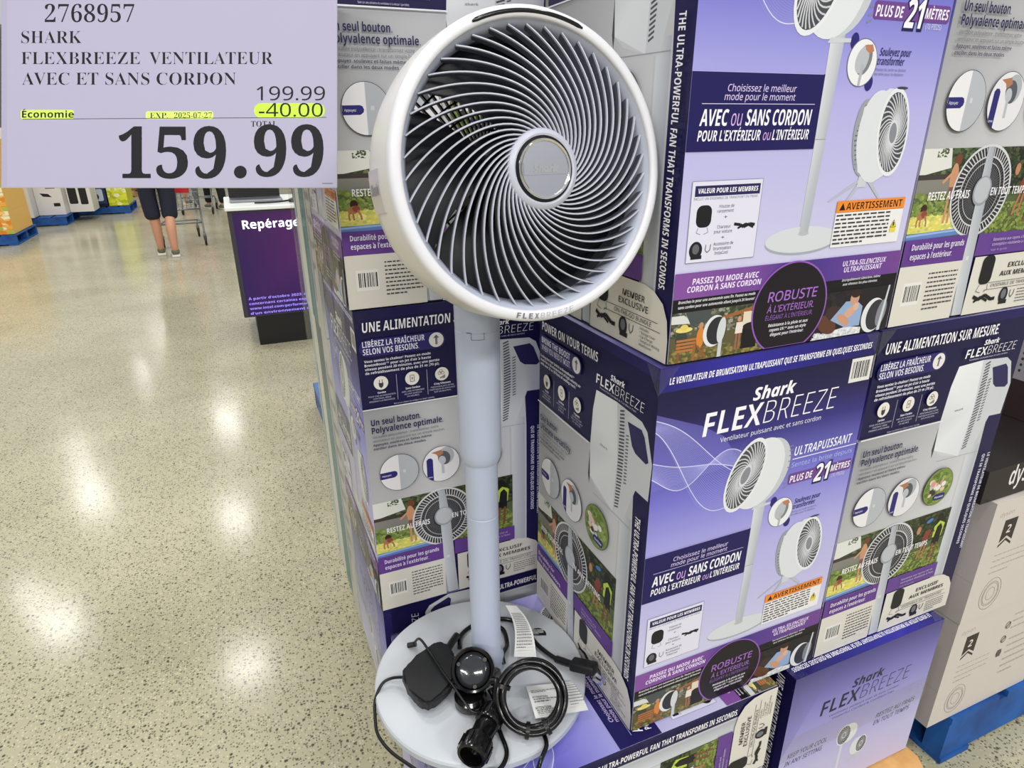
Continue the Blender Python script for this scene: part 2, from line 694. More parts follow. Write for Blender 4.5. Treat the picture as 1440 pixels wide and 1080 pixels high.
def flat_print(name, P, m, parent, mtx, thick=0.0, back=(235, 233, 228)):
    """a printed sheet standing in its own (u, v) plane; mtx maps (u, v, height) into the parent's space"""
    V, F, C = [], [], []
    P.emit(V, F, C, lambda u, v, e: (u, v, e))
    if thick:
        us = [p[0] for p in P.V]
        vs = [p[1] for p in P.V]
        u0, u1, v0, v1 = min(us), max(us), min(vs), max(vs)
        b = len(V)
        V += [(u0, v0, -thick), (u1, v0, -thick), (u1, v1, -thick), (u0, v1, -thick), (u0, v0, 0), (u1, v0, 0), (u1, v1, 0), (u0, v1, 0)]
        for f in ((0, 3, 2, 1), (0, 1, 5, 4), (1, 2, 6, 5), (2, 3, 7, 6), (3, 0, 4, 7), (4, 5, 6, 7)):
            F.append(tuple(b + i for i in f))
            C.append([sr(*back)] * 4)
    me = panel_mesh(name, V, F, C)
    o = link_mesh(name, me, m, parent)
    o.matrix_basis = mtx
    return o


# ------------------------------------------------------------------ pictures printed on the fan cartons
W, D, H = 0.3825, 0.3535, 0.62
NAVY, NAVY2, WHT, LILAC, PURP = (28, 24, 74), (40, 34, 112), (238, 236, 240), (186, 182, 226), (104, 64, 140)
PALE, GREYP, MIDG = (208, 212, 216), (182, 186, 192), (150, 154, 160)


def pic_fan_face(p, cx, cy, rx, ry, rot=0.0, n=26, dark=(70, 72, 78), lite=(196, 198, 202)):
    p.ell(cx, cy, rx, ry, (222, 224, 226), 32, rot)
    p.ell(cx, cy, rx * 0.88, ry * 0.90, dark, 32, rot)
    for k in range(n):
        a0 = 2 * PI * k / n
        pts = []
        for i in range(6):
            q = i / 5
            r = 0.28 + 0.6 * q
            t = a0 + 0.95 * math.log(r / 0.28)
            x, y = rx * r * math.cos(t), ry * r * math.sin(t)
            pts.append((cx + x * math.cos(rot) - y * math.sin(rot), cy + x * math.sin(rot) + y * math.cos(rot)))
        p.line(pts, max(rx, ry) * 0.032, lite)
        p.e -= p.STEP
    p.e += p.STEP
    p.ell(cx, cy, rx * 0.30, ry * 0.30, (206, 208, 212), 24, rot)
    p.ell(cx, cy, rx * 0.23, ry * 0.23, (132, 134, 142), 24, rot)


def pic_wave(p, u0, u1, v, amp, ph, w, c, slope=0.0, fr=1.0):
    pts = [(u0 + (u1 - u0) * k / 24, v + slope * k / 24 + amp * math.sin(ph + fr * 2 * PI * k / 24)) for k in range(25)]
    p.line(pts, w, c)
    p.e -= p.STEP * 0.9


def panel_front():
    p = Panel()
    rnd = random.Random(4)
    p.vgrad(0, W, [(0, (204, 202, 228)), (0.115, (200, 198, 226)), (0.20, (188, 185, 222)), (0.30, (174, 171, 222)), (0.36, (148, 146, 214)),
                   (0.42, (114, 111, 198)), (0.50, (52, 48, 122)), (0.545, (32, 28, 74)), (0.584, (26, 22, 62)), (H, (26, 22, 62))])
    # lighter wedge of mist at the left and the wavy air stream
    p.poly([(0, 0.556), (0.075, 0.527), (0.116, 0.503), (0.15, 0.455), (0, 0.44)], [(88, 84, 150), (84, 80, 146), (90, 86, 168), (104, 100, 186), (108, 104, 190)])
    p.hgrad(0.586, H, [(0, (38, 33, 108)), (0.12, (48, 44, 154)), (0.3, (32, 28, 110)), (W, (30, 26, 92))])
    for i in range(26):
        q = i / 25
        pic_wave(p, 0.0, 0.150 - 0.01 * q, 0.545 - 0.045 * q, 0.022 * (0.4 + q), 0.3 + 1.2 * q, 0.00045, (150, 150, 214), -0.10 - 0.02 * q, 0.8)
        pic_wave(p, 0.0, 0.150, 0.450 + 0.035 * q, 0.017 * (1.2 - q), 2.6 + 0.6 * q, 0.00045, (158, 158, 218), 0.012 - 0.05 * q, 1.0)
    for q in (0.0, 1.0):
        pic_wave(p, 0.0, 0.150, 0.545 - 0.045 * q, 0.022 * (0.4 + q), 0.3 + 1.2 * q, 0.0012, (206, 206, 236), -0.10 - 0.02 * q, 0.8)
        pic_wave(p, 0.0, 0.150, 0.450 + 0.035 * q, 0.017 * (1.2 - q), 2.6 + 0.6 * q, 0.0012, (206, 206, 236), 0.012 - 0.05 * q, 1.0)
    p.text('LE VENTILATEUR DE BRUMISATION ULTRAPUISSANT QUI SE TRANSFORME EN QUELQUES SECONDES', 0.015, 0.5960, 0.372, 0.5965, 0.0092, WHT, 0.03, 0.12)
    p.barcode(0.338, 0.546, 0.3805, 0.584, rnd)
    p.text('Shark', 0.158, 0.549, 0.235, 0.549, 0.019, WHT, 0.048, 0.0, 'logo')
    p.text('FLEX', 0.077, 0.5095, 0.177, 0.5095, 0.0345, WHT, 0.014, 0.10)
    p.text('BREEZE', 0.182, 0.5105, 0.317, 0.5105, 0.0335, WHT, -0.020, 0.11)
    p.text('Ventilateur puissant avec et sans cordon', 0.109, 0.495, 0.295, 0.495, 0.0072, (226, 226, 236), 0.0)
    # the tall fan: base, pole, head
    p.ell(0.194, 0.139, 0.061, 0.0165, (158, 164, 170), 40)
    p.ell(0.194, 0.142, 0.061, 0.0165, (204, 209, 213), 40)
    p.poly([(0.187, 0.150), (0.202, 0.148), (0.207, 0.262), (0.190, 0.262)], [GREYP, (168, 172, 180), (176, 180, 188), (204, 207, 212)])
    p.poly([(0.1895, 0.262), (0.2065, 0.262), (0.212, 0.384), (0.190, 0.384)], [(200, 203, 208), (170, 174, 182), (178, 182, 190), (210, 213, 217)])
    p.ell(0.1945, 0.1495, 0.009, 0.003, (176, 180, 186), 16)
    p.line([(0.190, 0.262), (0.2065, 0.262)], 0.0008, (130, 134, 142))
    p.ell(0.203, 0.427, 0.043, 0.056, (190, 194, 198), 36, -0.35)
    for k in range(9):
        t = -0.9 + 1.8 * k / 8
        p.line([(0.238 + 0.006 * math.cos(t), 0.425 + 0.046 * math.sin(t)), (0.246 + 0.006 * math.cos(t), 0.427 + 0.044 * math.sin(t))], 0.0018, (128, 132, 138))
    p.ell(0.190, 0.427, 0.044, 0.059, (216, 219, 222), 36, -0.35)
    pic_fan_face(p, 0.164, 0.430, 0.0315, 0.061, -0.35, 30)
    p.poly([(0.222, 0.372), (0.190, 0.372), (0.185, 0.366), (0.224, 0.368)], (196, 200, 204))
    # claims on the right
    p.text('ULTRAPUISSANT', 0.253, 0.443, 0.368, 0.443, 0.0150, (232, 232, 242), 0.012, 0.1)
    p.line([(0.252, 0.4375), (W, 0.4375)], 0.0014, WHT)
    p.text('Sentez la brise depuis', 0.252, 0.4235, 0.376, 0.4235, 0.0078, (176, 190, 240), 0.0)
    p.rrect(0.250, 0.3935, 0.380, 0.4125, 0.004, (108, 66, 138))
    p.text('PLUS DE', 0.2535, 0.3965, 0.298, 0.3965, 0.0118, WHT, 0.022, 0.1)
    p.text('21', 0.300, 0.383, 0.335, 0.383, 0.0365, NAVY, 0.14, 0.1)
    p.text('21', 0.303, 0.3865, 0.332, 0.3865, 0.0305, WHT, 0.04, 0.1)
    p.text('MÈTRES', 0.3365, 0.3975, 0.377, 0.3975, 0.0112, WHT, 0.022, 0.1)
    p.text('(70 PIEDS)', 0.341, 0.3865, 0.369, 0.3865, 0.0058, (220, 218, 240), 0.0)
    p.text('Soulevez pour', 0.272, 0.3555, 0.325, 0.3555, 0.0085, (44, 40, 100), 0.01, 0.1)
    p.text('transformer', 0.270, 0.3455, 0.316, 0.3455, 0.0085, (44, 40, 100), 0.01, 0.1)
    p.text('Passez du socle au dessus', 0.270, 0.339, 0.322, 0.339, 0.003, (120, 120, 160), 0.0)
    p.text('de table pour le déplacer.', 0.269, 0.334, 0.320, 0.334, 0.003, (120, 120, 160), 0.0)
    p.ell(0.228, 0.3695, 0.0065, 0.009, NAVY2, 20)
    p.ell(0.262, 0.3255, 0.0065, 0.009, NAVY2, 20)
    p.ell(0.2455, 0.347, 0.0242, 0.0262, (110, 110, 120), 36)
    p.ell(0.2455, 0.347, 0.0232, 0.0252, (226, 227, 230), 36)
    p.ell(0.248, 0.350, 0.012, 0.017, (120, 122, 128), 24, -0.3)
    p.ell(0.2445, 0.350, 0.010, 0.015, (178, 182, 186), 24, -0.3)
    p.poly([(0.243, 0.322), (0.247, 0.322), (0.2495, 0.345), (0.2445, 0.346)], (170, 174, 180))
    p.poly([(0.246, 0.366), (0.258, 0.367), (0.262, 0.360), (0.255, 0.357), (0.248, 0.361)], (178, 122, 92))
    # small table fan
    for sx, ex in ((0.274, 0.226), (0.278, 0.258), (0.288, 0.316)):
        p.poly([(sx, 0.212), (sx + 0.008, 0.212), (ex + 0.004, 0.187), (ex, 0.187)], (178, 182, 188))
    p.poly([(0.274, 0.203), (0.289, 0.203), (0.287, 0.232), (0.275, 0.236)], (196, 200, 204))
    p.ell(0.272, 0.262, 0.020, 0.046, (150, 154, 160), 32, 0.12)
    for k in range(14):
        v = 0.225 + 0.075 * k / 13
        p.line([(0.254 + 0.0016 * abs(k - 6.5), v), (0.264, v + 0.001)], 0.0016, (90, 94, 100))
    p.poly([(0.262, 0.298), (0.300, 0.320), (0.325, 0.318), (0.330, 0.222), (0.300, 0.208), (0.270, 0.222), (0.259, 0.258)], (212, 215, 219))
    p.ell(0.292, 0.263, 0.033, 0.055, (212, 215, 219), 36, 0.1)
    pic_fan_face(p, 0.3205, 0.268, 0.0275, 0.0535, 0.12, 30)
    p.ell(0.322, 0.3205, 0.010, 0.0016, (60, 62, 66), 16)
    # mode band
    p.rect(0.0, 0.2515, 0.1885, 0.3335, (26, 22, 84))
    p.line([(0, 0.3335), (0.190, 0.3335)], 0.0008, (170, 170, 220))
    p.poly([(0.1885, 0.2515), (0.1895, 0.3335), (0.187, 0.3335), (0.187, 0.2515)], (26, 22, 84))
    p.text('Choisissez le meilleur', 0.049, 0.3140, 0.148, 0.3140, 0.0072, (206, 190, 226), 0.006, 0.12)
    p.text('mode pour le moment', 0.046, 0.3050, 0.148, 0.3050, 0.0072, (206, 190, 226), 0.006, 0.12)
    p.line([(0.016, 0.3012), (0.180, 0.3012)], 0.0007, (200, 200, 224))
    p.text('AVEC', 0.015, 0.2785, 0.053, 0.2785, 0.0170, WHT, 0.028, 0.10)
    p.text('ou', 0.058, 0.2785, 0.073, 0.2785, 0.0170, (206, 168, 222), 0.0, 0.10)
    p.text('SANS CORDON', 0.079, 0.2785, 0.176, 0.2785, 0.0170, WHT, 0.028, 0.10)
    p.text("POUR L'EXTÉRIEUR", 0.014, 0.2625, 0.103, 0.2625, 0.0112, WHT, 0.018, 0.12)
    p.text('ou', 0.107, 0.2625, 0.118, 0.2625, 0.0112, (206, 168, 222), 0.0, 0.12)
    p.text("L'INTÉRIEUR", 0.121, 0.2625, 0.177, 0.2625, 0.0112, WHT, 0.018, 0.12)
    # members' value inset
    p.rect(0.0135, 0.1260, 0.1165, 0.2195, (216, 215, 230))
    p.line([(0.0135, 0.126), (0.1165, 0.126), (0.1165, 0.2195), (0.0135, 0.2195), (0.0135, 0.126)], 0.0006, (120, 118, 140))
    p.rect(0.018, 0.2025, 0.1135, 0.2145, (38, 34, 84))
    p.text('VALEUR POUR LES MEMBRES', 0.022, 0.2060, 0.110, 0.2060, 0.0055, WHT, 0.03, 0.08)
    p.text('INCLUT UN ENSEMBLE DE TRANSPORT EN PRIME', 0.017, 0.1985, 0.111, 0.1985, 0.0028, (60, 58, 80), 0.0)
    p.rrect(0.023, 0.167, 0.045, 0.1925, 0.008, (24, 24, 28))
    p.line([(0.027, 0.167), (0.025, 0.161), (0.031, 0.159)], 0.0007, (110, 110, 116))
    p.line([(0.040, 0.167), (0.042, 0.161), (0.036, 0.159)], 0.0007, (110, 110, 116))
    p.text('Housse de', 0.055, 0.1885, 0.077, 0.1885, 0.0038, (30, 28, 40), 0.005)
    p.text('rangement', 0.053, 0.1830, 0.077, 0.1830, 0.0038, (30, 28, 40), 0.005)
    p.text('+', 0.0635, 0.1755, 0.0685, 0.1755, 0.0045, (30, 28, 40), 0.02)
    p.text('Chargeur', 0.055, 0.1645, 0.075, 0.1645, 0.0038, (30, 28, 40), 0.005)
    p.text('pour voiture', 0.051, 0.1590, 0.078, 0.1590, 0.0038, (30, 28, 40), 0.005)
    p.text('+', 0.0625, 0.1515, 0.0675, 0.1515, 0.0045, (30, 28, 40), 0.02)
    p.text('Accessoire de', 0.052, 0.1445, 0.082, 0.1445, 0.0038, (30, 28, 40), 0.005)
    p.text('brumisation', 0.053, 0.1390, 0.079, 0.1390, 0.0038, (30, 28, 40), 0.005)
    p.text('InstaCool', 0.055, 0.1335, 0.075, 0.1335, 0.0038, (30, 28, 40), 0.005)
    p.line([(0.080, 0.1685), (0.090, 0.167), (0.095, 0.1640), (0.104, 0.1675), (0.112, 0.166)], 0.0036, (28, 28, 32))
    p.line([(0.086, 0.163), (0.098, 0.168), (0.110, 0.163)], 0.0026, (28, 28, 32))
    p.ell(0.0265, 0.1405, 0.0095, 0.0105, (28, 28, 32), 24)
    p.ell(0.0265, 0.1420, 0.0050, 0.0060, (96, 96, 104), 20)
    p.rect(0.020, 0.1300, 0.036, 0.1345, (28, 28, 32))
    p.line([(0.041, 0.1465), (0.0405, 0.140), (0.0435, 0.137), (0.0475, 0.140), (0.048, 0.1465)], 0.0009, (50, 50, 56))
    # warning label
    p.rect(0.2445, 0.1275, 0.3690, 0.1720, (228, 226, 226))
    p.poly([(0.2445, 0.1725), (0.3690, 0.1725), (0.3690, 0.1870), (0.2445, 0.1870)], (232, 136, 46))
    p.poly([(0.2495, 0.1750), (0.2600, 0.1750), (0.2548, 0.1845)], (26, 22, 20))
    p.text('AVERTISSEMENT', 0.2615, 0.1752, 0.3640, 0.1752, 0.0090, (26, 22, 20), 0.02)
    p.lines(0.2465, 0.130, 0.345, 0.171, 8, (60, 58, 60), rnd, 0.42)
    p.poly([(0.3495, 0.148), (0.3605, 0.148), (0.355, 0.1575)], (226, 206, 30))
    p.line([(0.3495, 0.148), (0.3605, 0.148), (0.355, 0.1575), (0.3495, 0.148)], 0.0006, (40, 38, 20))
    p.rect(0.3535, 0.1495, 0.3562, 0.1545, (50, 46, 20))
    p.rect(0.3495, 0.1415, 0.3605, 0.1470, (224, 206, 60))
    # purple strip
    p.hgrad(0.0825, 0.1145, [(0, (128, 78, 152)), (0.12, (118, 72, 150)), (0.19, (62, 48, 128)), (0.25, (84, 56, 138)), (W, (112, 66, 140))])
    p.text('PASSEZ DU MODE AVEC', 0.026, 0.0995, 0.128, 0.0995, 0.0072, (232, 222, 240), 0.025, 0.12)
    p.text('CORDON À SANS CORDON', 0.019, 0.0900, 0.133, 0.0900, 0.0072, (232, 222, 240), 0.025, 0.12)
    p.text('ULTRA-SILENCIEUX', 0.273, 0.1005, 0.354, 0.1005, 0.0070, (226, 214, 236), 0.02, 0.12)
    p.text('ULTRAPUISSANT', 0.277, 0.0920, 0.348, 0.0920, 0.0070, (226, 214, 236), 0.02, 0.12)
    p.rect(0, 0.0, W, 0.0825, (22, 20, 24))
    p.text('Branchez-le pour une autonomie sans fin. Passez au mode', 0.008, 0.0770, 0.127, 0.0770, 0.0036, (220, 220, 224), 0.02, 0.1)
    p.text("sans cordon pour une autonomie allant jusqu'à 24 heures*.", 0.008, 0.0705, 0.128, 0.0705, 0.0036, (220, 220, 224), 0.02, 0.1)
    p.text('Incroyablement silencieux, même', 0.277, 0.0795, 0.350, 0.0795, 0.0034, (210, 210, 216), 0.02, 0.1)
    p.text('aux vitesses les plus élevées.', 0.280, 0.0735, 0.346, 0.0735, 0.0034, (210, 210, 216), 0.02, 0.1)
    # garden party picture
    p.rect(0, 0, 0.150, 0.0655, (92, 84, 58))
    p.grain(0.0, 0.034, 0.15, 0.0655, [(60, 74, 50), (86, 92, 74), (120, 120, 108), (54, 60, 46), (150, 150, 140)], 360, 0.0050, rnd)
    p.grain(0.0, 0.0, 0.15, 0.018, [(120, 112, 60), (142, 130, 74), (98, 96, 50), (84, 84, 46)], 288, 0.0043, rnd)
    p.poly([(0, 0.062), (0.018, 0.062), (0.034, 0.050), (0.0, 0.052)], (206, 208, 206))
    p.poly([(0.02, 0.0655), (0.06, 0.0655), (0.058, 0.05), (0.03, 0.047)], (70, 78, 78))
    p.poly([(0.055, 0.050), (0.145, 0.0655), (0.150, 0.0655), (0.150, 0.061), (0.058, 0.046)], (150, 96, 56))
    for x in (0.108, 0.128, 0.143):
        p.rect(x, 0.012, x + 0.0028, 0.058, (146, 96, 60))
    p.rect(0.112, 0.030, 0.126, 0.056, (216, 206, 182))
    p.ell(0.017, 0.031, 0.009, 0.010, (60, 66, 60), 16)
    p.ell(0.020, 0.043, 0.013, 0.0035, (224, 208, 120), 16)
    p.ell(0.020, 0.046, 0.006, 0.004, (214, 196, 104), 14)
    p.rect(0.012, 0.0, 0.016, 0.026, (130, 84, 50))
    for k in range(4):
        p.rect(0.010, 0.014 + 0.0045 * k, 0.040, 0.017 + 0.0045 * k, (176, 112, 62))
    p.rect(0.036, 0.0, 0.040, 0.024, (150, 96, 56))
    p.ell(0.046, 0.030, 0.006, 0.014, (206, 128, 56), 16)
    p.ell(0.046, 0.046, 0.0034, 0.0042, (190, 136, 104), 12)
    p.poly([(0.040, 0.0), (0.044, 0.0), (0.058, 0.018), (0.054, 0.018)], (140, 88, 52))
    p.poly([(0.056, 0.0), (0.060, 0.0), (0.044, 0.020), (0.040, 0.020)], (140, 88, 52))
    p.rect(0.0755, -0.0, 0.0815, 0.034, (190, 196, 200))
    p.ell(0.067, 0.036, 0.017, 0.021, (216, 218, 220), 28, -0.2)
    p.ell(0.071, 0.036, 0.0155, 0.0185, (44, 44, 50), 28, -0.2)
    p.ell(0.0785, 0.036, 0.0065, 0.017, (200, 204, 206), 20, -0.1)
    p.ell(0.106, 0.0475, 0.0032, 0.004, (196, 146, 112), 12)
    p.poly([(0.101, 0.028), (0.113, 0.028), (0.112, 0.043), (0.102, 0.043)], (224, 212, 204))
    p.rect(0.1025, 0.006, 0.1055, 0.028, (150, 100, 76))
    p.rect(0.1075, 0.006, 0.1105, 0.028, (150, 100, 76))
    p.rect(0.113, 0.006, 0.138, 0.034, (24, 22, 24))
    p.ell(0.126, 0.036, 0.013, 0.005, (30, 28, 30), 18)
    # bedroom picture
    p.rect(0.236, 0, W, 0.066, (34, 30, 34))
    p.grain(0.24, 0.03, 0.31, 0.066, [(30, 28, 32), (38, 34, 38), (44, 38, 38)], 144, 0.0062, rnd)
    p.poly([(0.236, 0), (0.330, 0), (0.330, 0.009), (0.30, 0.013), (0.25, 0.007)], (214, 216, 218))
    p.grain(0.238, 0.0, 0.328, 0.010, [(196, 198, 204), (226, 226, 228), (180, 184, 190)], 120, 0.0031, rnd)
    p.ell(0.262, 0.020, 0.020, 0.012, (92, 58, 44), 20, -0.5)
    p.ell(0.276, 0.034, 0.020, 0.011, (60, 44, 42), 20, -0.3)
    p.poly([(0.268, 0.026), (0.292, 0.050), (0.312, 0.050), (0.326, 0.040), (0.326, 0.012), (0.298, 0.012)], (142, 166, 200))
    p.ell(0.308, 0.053, 0.0085, 0.0095, (196, 148, 122), 20)
    p.ell(0.309, 0.060, 0.009, 0.006, (50, 36, 30), 18)
    p.ell(0.303, 0.034, 0.011, 0.007, (206, 160, 136), 18, 0.5)
    p.ell(0.313, 0.041, 0.0055, 0.0055, (214, 170, 146), 16)
    p.ell(0.292, 0.024, 0.014, 0.006, (196, 146, 118), 18, -0.6)
    p.ell(0.350, 0.024, 0.022, 0.0255, (216, 218, 222), 30, -0.15)
    p.ell(0.355, 0.024, 0.0175, 0.0225, (52, 52, 60), 30, -0.15)
    p.ell(0.366, 0.026, 0.009, 0.020, (128, 130, 138), 20, -0.15)
    p.poly([(0.363, 0.0), (0.369, 0.0), (0.374, 0.066), (0.371, 0.066)], (196, 202, 208))
    # round claim
    p.ell(0.1895, 0.052, 0.0645, 0.0635, (140, 88, 176), 48, 0, math.radians(-55), math.radians(235))
    p.ell(0.1895, 0.052, 0.0622, 0.0612, (26, 20, 28), 48, 0, math.radians(-57), math.radians(237))
    p.text('ROBUSTE', 0.149, 0.0640, 0.233, 0.0640, 0.0135, (160, 106, 198), 0.008, 0.1)
    p.text("À L'EXTÉRIEUR.", 0.150, 0.0495, 0.231, 0.0495, 0.0092, (160, 106, 198), 0.004, 0.1)
    p.text("ÉLÉGANT À L'INTÉRIEUR.", 0.149, 0.0395, 0.231, 0.0395, 0.0062, (140, 92, 178), 0.0, 0.1)
    p.text('Résistance à la pluie et aux', 0.156, 0.0298, 0.225, 0.0298, 0.0042, (222, 216, 228), 0.025, 0.1)
    p.text('rayons UV,** avec un style', 0.159, 0.0232, 0.223, 0.0232, 0.0042, (222, 216, 228), 0.025, 0.1)
    p.text("élégant pour l'intérieur.", 0.161, 0.0166, 0.220, 0.0166, 0.0042, (222, 216, 228), 0.025, 0.1)
    return p


def panel_side(en):
    """the grey pool-picture side; French or English text"""
    p = Panel()
    rnd = random.Random(9)
    p.rect(0, 0, D, H, (24, 20, 70))
    # grey middle
    p.poly([(0, 0.245), (0.30, 0.245), (0.30, 0.44), (0, 0.44)], [(176, 176, 178), (206, 206, 208), (196, 196, 200), (148, 149, 152)])
    p.rect(0.28, 0.0, 0.317, 0.42, (190, 191, 193))
    # header
    p.rect(0, 0.441, D, H, (20, 17, 64))
    p.hgrad(0.604, H, [(0, (20, 17, 64)), (D, (32, 28, 90))])
    # dark strip on the right with its rounded head
    p.poly([(0.313, 0.425), (0.330, 0.418), (0.3535, 0.421), (0.3535, 0), (0.3175, 0), (0.3165, 0.35)], (24, 20, 70))
    # the folded fan seen from its edge
    p.poly([(0.284, 0.372), (0.313, 0.372), (0.3125, 0.0), (0.284, 0.0)], [(206, 209, 213), (172, 176, 184), (168, 172, 180), (200, 203, 208)])
    p.poly([(0.214, 0.368), (0.290, 0.352), (0.300, 0.380), (0.318, 0.425), (0.349, 0.424), (0.352, 0.482), (0.336, 0.524), (0.322, 0.5335), (0.258, 0.5375),
            (0.200, 0.5345), (0.192, 0.50), (0.1875, 0.43), (0.190, 0.384)], (198, 201, 205))
    p.poly([(0.191, 0.383), (0.262, 0.357), (0.268, 0.45), (0.259, 0.5375), (0.200, 0.5345), (0.193, 0.50), (0.188, 0.43)],
           [(222, 224, 227), (214, 216, 220), (218, 221, 224), (226, 228, 230), (230, 231, 233), (226, 228, 230), (206, 208, 212)])
    p.poly([(0.188, 0.43), (0.191, 0.383), (0.189, 0.368), (0.185, 0.385)], (60, 62, 68))
    for k in range(30):
        v = 0.372 + 0.158 * k / 29
        w = 0.010 + 0.008 * math.sin(PI * min(1, (v - 0.36) / 0.2))
        p.line([(0.2655 + 0.004 * math.sin((v - 0.36) * 14), v - 0.002), (0.2655 + w, v + 0.002)], 0.0026, (78, 80, 88))
        if 0.42 < v < 0.50:
            p.line([(0.287, v), (0.294, v + 0.002)], 0.0022, (96, 98, 106))
    p.poly([(0.289, 0.520), (0.323, 0.522), (0.331, 0.514), (0.344, 0.482), (0.338, 0.477), (0.312, 0.481), (0.303, 0.488)], (40, 36, 84))
    p.text('Shark', 0.218, 0.4505, 0.240, 0.4515, 0.003, (140, 142, 148), 0.03, 0.2)
    p.line([(0.205, 0.3585), (0.313, 0.3565)], 0.0008, (150, 152, 158))
    # photo strip
    v0, v1, u1 = 0.125, 0.2475, 0.285
    p.rect(0, v0, u1, v1, (84, 96, 62))
    p.grain(0, 0.20, 0.11, v1, [(74, 92, 56), (52, 68, 42), (104, 116, 80), (40, 52, 36)], 216, 0.0062, rnd)
    p.poly([(0, 0.212), (0.062, 0.222), (0.055, v1), (0, v1)], (216, 216, 210))
    p.grain(0.028, 0.236, 0.05, v1, [(60, 80, 44), (80, 100, 60)], 43, 0.0025, rnd)
    p.rect(0, 0.186, 0.066, 0.213, (128, 126, 118))
    p.rect(0, 0.207, 0.062, 0.214, (64, 56, 52))
    p.grain(0, 0.155, 0.13, 0.190, [(126, 144, 70), (146, 160, 84), (110, 130, 60)], 264, 0.0050, rnd)
    p.rect(0, 0.135, 0.12, 0.158, (214, 206, 104))
    p.grain(0, 0.136, 0.12, 0.160, [(226, 218, 120), (202, 196, 96), (232, 226, 150), (180, 190, 110)], 144, 0.0043, rnd)
    p.poly([(0, 0.125), (0.12, 0.128), (0.12, 0.138), (0, 0.134)], (96, 128, 190))
    p.poly([(0, 0.130), (0.12, 0.134), (0.12, 0.1365), (0, 0.133)], (150, 176, 216))
    # wading child and standing child
    p.ell(0.024, 0.168, 0.0065, 0.0065, (58, 36, 28), 14)
    p.ell(0.0235, 0.1595, 0.0105, 0.0060, (168, 112, 80), 16, 0.3)
    p.ell(0.0265, 0.1610, 0.0060, 0.0050, (140, 70, 52), 14)
    for (x0_, x1_) in ((0.017, 0.0145), (0.021, 0.0215), (0.029, 0.0335)):
        p.line([(x0_, 0.159), (x1_, 0.151), (x1_ + 0.001, 0.1435)], 0.0030, (172, 114, 82))
    p.ell(0.073, 0.232, 0.0075, 0.008, (110, 66, 44), 16)
    p.ell(0.072, 0.206, 0.0085, 0.022, (196, 142, 108), 18, 0.1)
    p.rect(0.066, 0.180, 0.081, 0.196, (128, 84, 74))
    p.rect(0.067, 0.146, 0.0715, 0.182, (196, 142, 108))
    p.rect(0.0755, 0.146, 0.080, 0.182, (190, 136, 102))
    p.line([(0.068, 0.216), (0.050, 0.202)], 0.0042, (198, 146, 112))
    # right half: trees, frisbee, running children
    p.rect(0.165, 0.185, u1, v1, (36, 48, 32))
    p.grain(0.165, 0.185, u1, v1, [(30, 42, 28), (48, 62, 38), (26, 34, 26), (62, 74, 44), (84, 82, 50)], 360, 0.0062, rnd)
    p.grain(0.165, v0, u1, 0.170, [(122, 138, 62), (140, 152, 76), (100, 118, 52)], 312, 0.0050, rnd)
    p.ell(0.2325, 0.231, 0.0085, 0.0040, (72, 120, 190), 20, 0.3)
    p.ell(0.208, 0.216, 0.0055, 0.0085, (188, 128, 96), 16)
    p.ell(0.232, 0.196, 0.0085, 0.017, (130, 62, 50), 18, -0.3)
    p.line([(0.228, 0.180), (0.220, 0.150)], 0.0045, (172, 112, 82))
    p.line([(0.236, 0.180), (0.233, 0.148)], 0.0045, (172, 112, 82))
    p.ell(0.260, 0.2310, 0.0085, 0.0100, (30, 24, 22), 18)
    p.poly([(0.250, 0.190), (0.274, 0.188), (0.277, 0.216), (0.262, 0.224), (0.250, 0.214)], (178, 204, 70))
    p.poly([(0.253, 0.174), (0.272, 0.172), (0.273, 0.208), (0.266, 0.218), (0.258, 0.212)], (26, 24, 28))
    p.line([(0.252, 0.206), (0.243, 0.196)], 0.0045, (120, 78, 56))
    p.line([(0.257, 0.176), (0.252, 0.138)], 0.0052, (120, 78, 56))
    p.line([(0.268, 0.176), (0.265, 0.134)], 0.0052, (120, 78, 56))
    # rear of the fan with its stalk over the photo
    p.poly([(0.129, 0.180), (0.149, 0.180), (0.160, 0.002), (0.133, 0.002)], [(170, 174, 182), (190, 194, 200), (180, 184, 192), (160, 164, 172)])
    p.ell(0.136, 0.187, 0.0625, 0.0645, (206, 206, 208), 44)
    p.ell(0.136, 0.187, 0.0590, 0.0610, (52, 52, 56), 44)
    for k in range(60):
        t = 2 * PI * k / 60
        p.line([(0.136 + 0.047 * math.cos(t), 0.187 + 0.0485 * math.sin(t)), (0.136 + 0.0585 * math.cos(t + .06), 0.187 + 0.0605 * math.sin(t + .06))], 0.0016, (206, 206, 206))
        p.line([(0.136 + 0.022 * math.cos(t), 0.187 + 0.022 * math.sin(t)), (0.136 + 0.046 * math.cos(t), 0.187 + 0.0475 * math.sin(t))], 0.0005, (130, 130, 134))
    p.ring(0.136, 0.187, 0.0465, 0.048, 0.0022, (196, 196, 198), 44)
    p.ring(0.136, 0.187, 0.038, 0.040, 0.0014, (176, 176, 180), 44)
    p.poly([(0.128, 0.248), (0.141, 0.248), (0.150, 0.182), (0.156, 0.06), (0.160, 0.002), (0.138, 0.002), (0.133, 0.06), (0.129, 0.182)],
           [(176, 180, 186), (160, 164, 172), (164, 168, 176), (176, 180, 188), (172, 176, 184), (196, 199, 204), (200, 203, 208), (186, 190, 196)])
    p.ell(0.137, 0.188, 0.0195, 0.021, (148, 151, 158), 28)
    p.ell(0.137, 0.189, 0.0165, 0.018, (182, 185, 191), 28)
    p.rect(0.1385, 0.088, 0.1445, 0.094, (206, 209, 213))
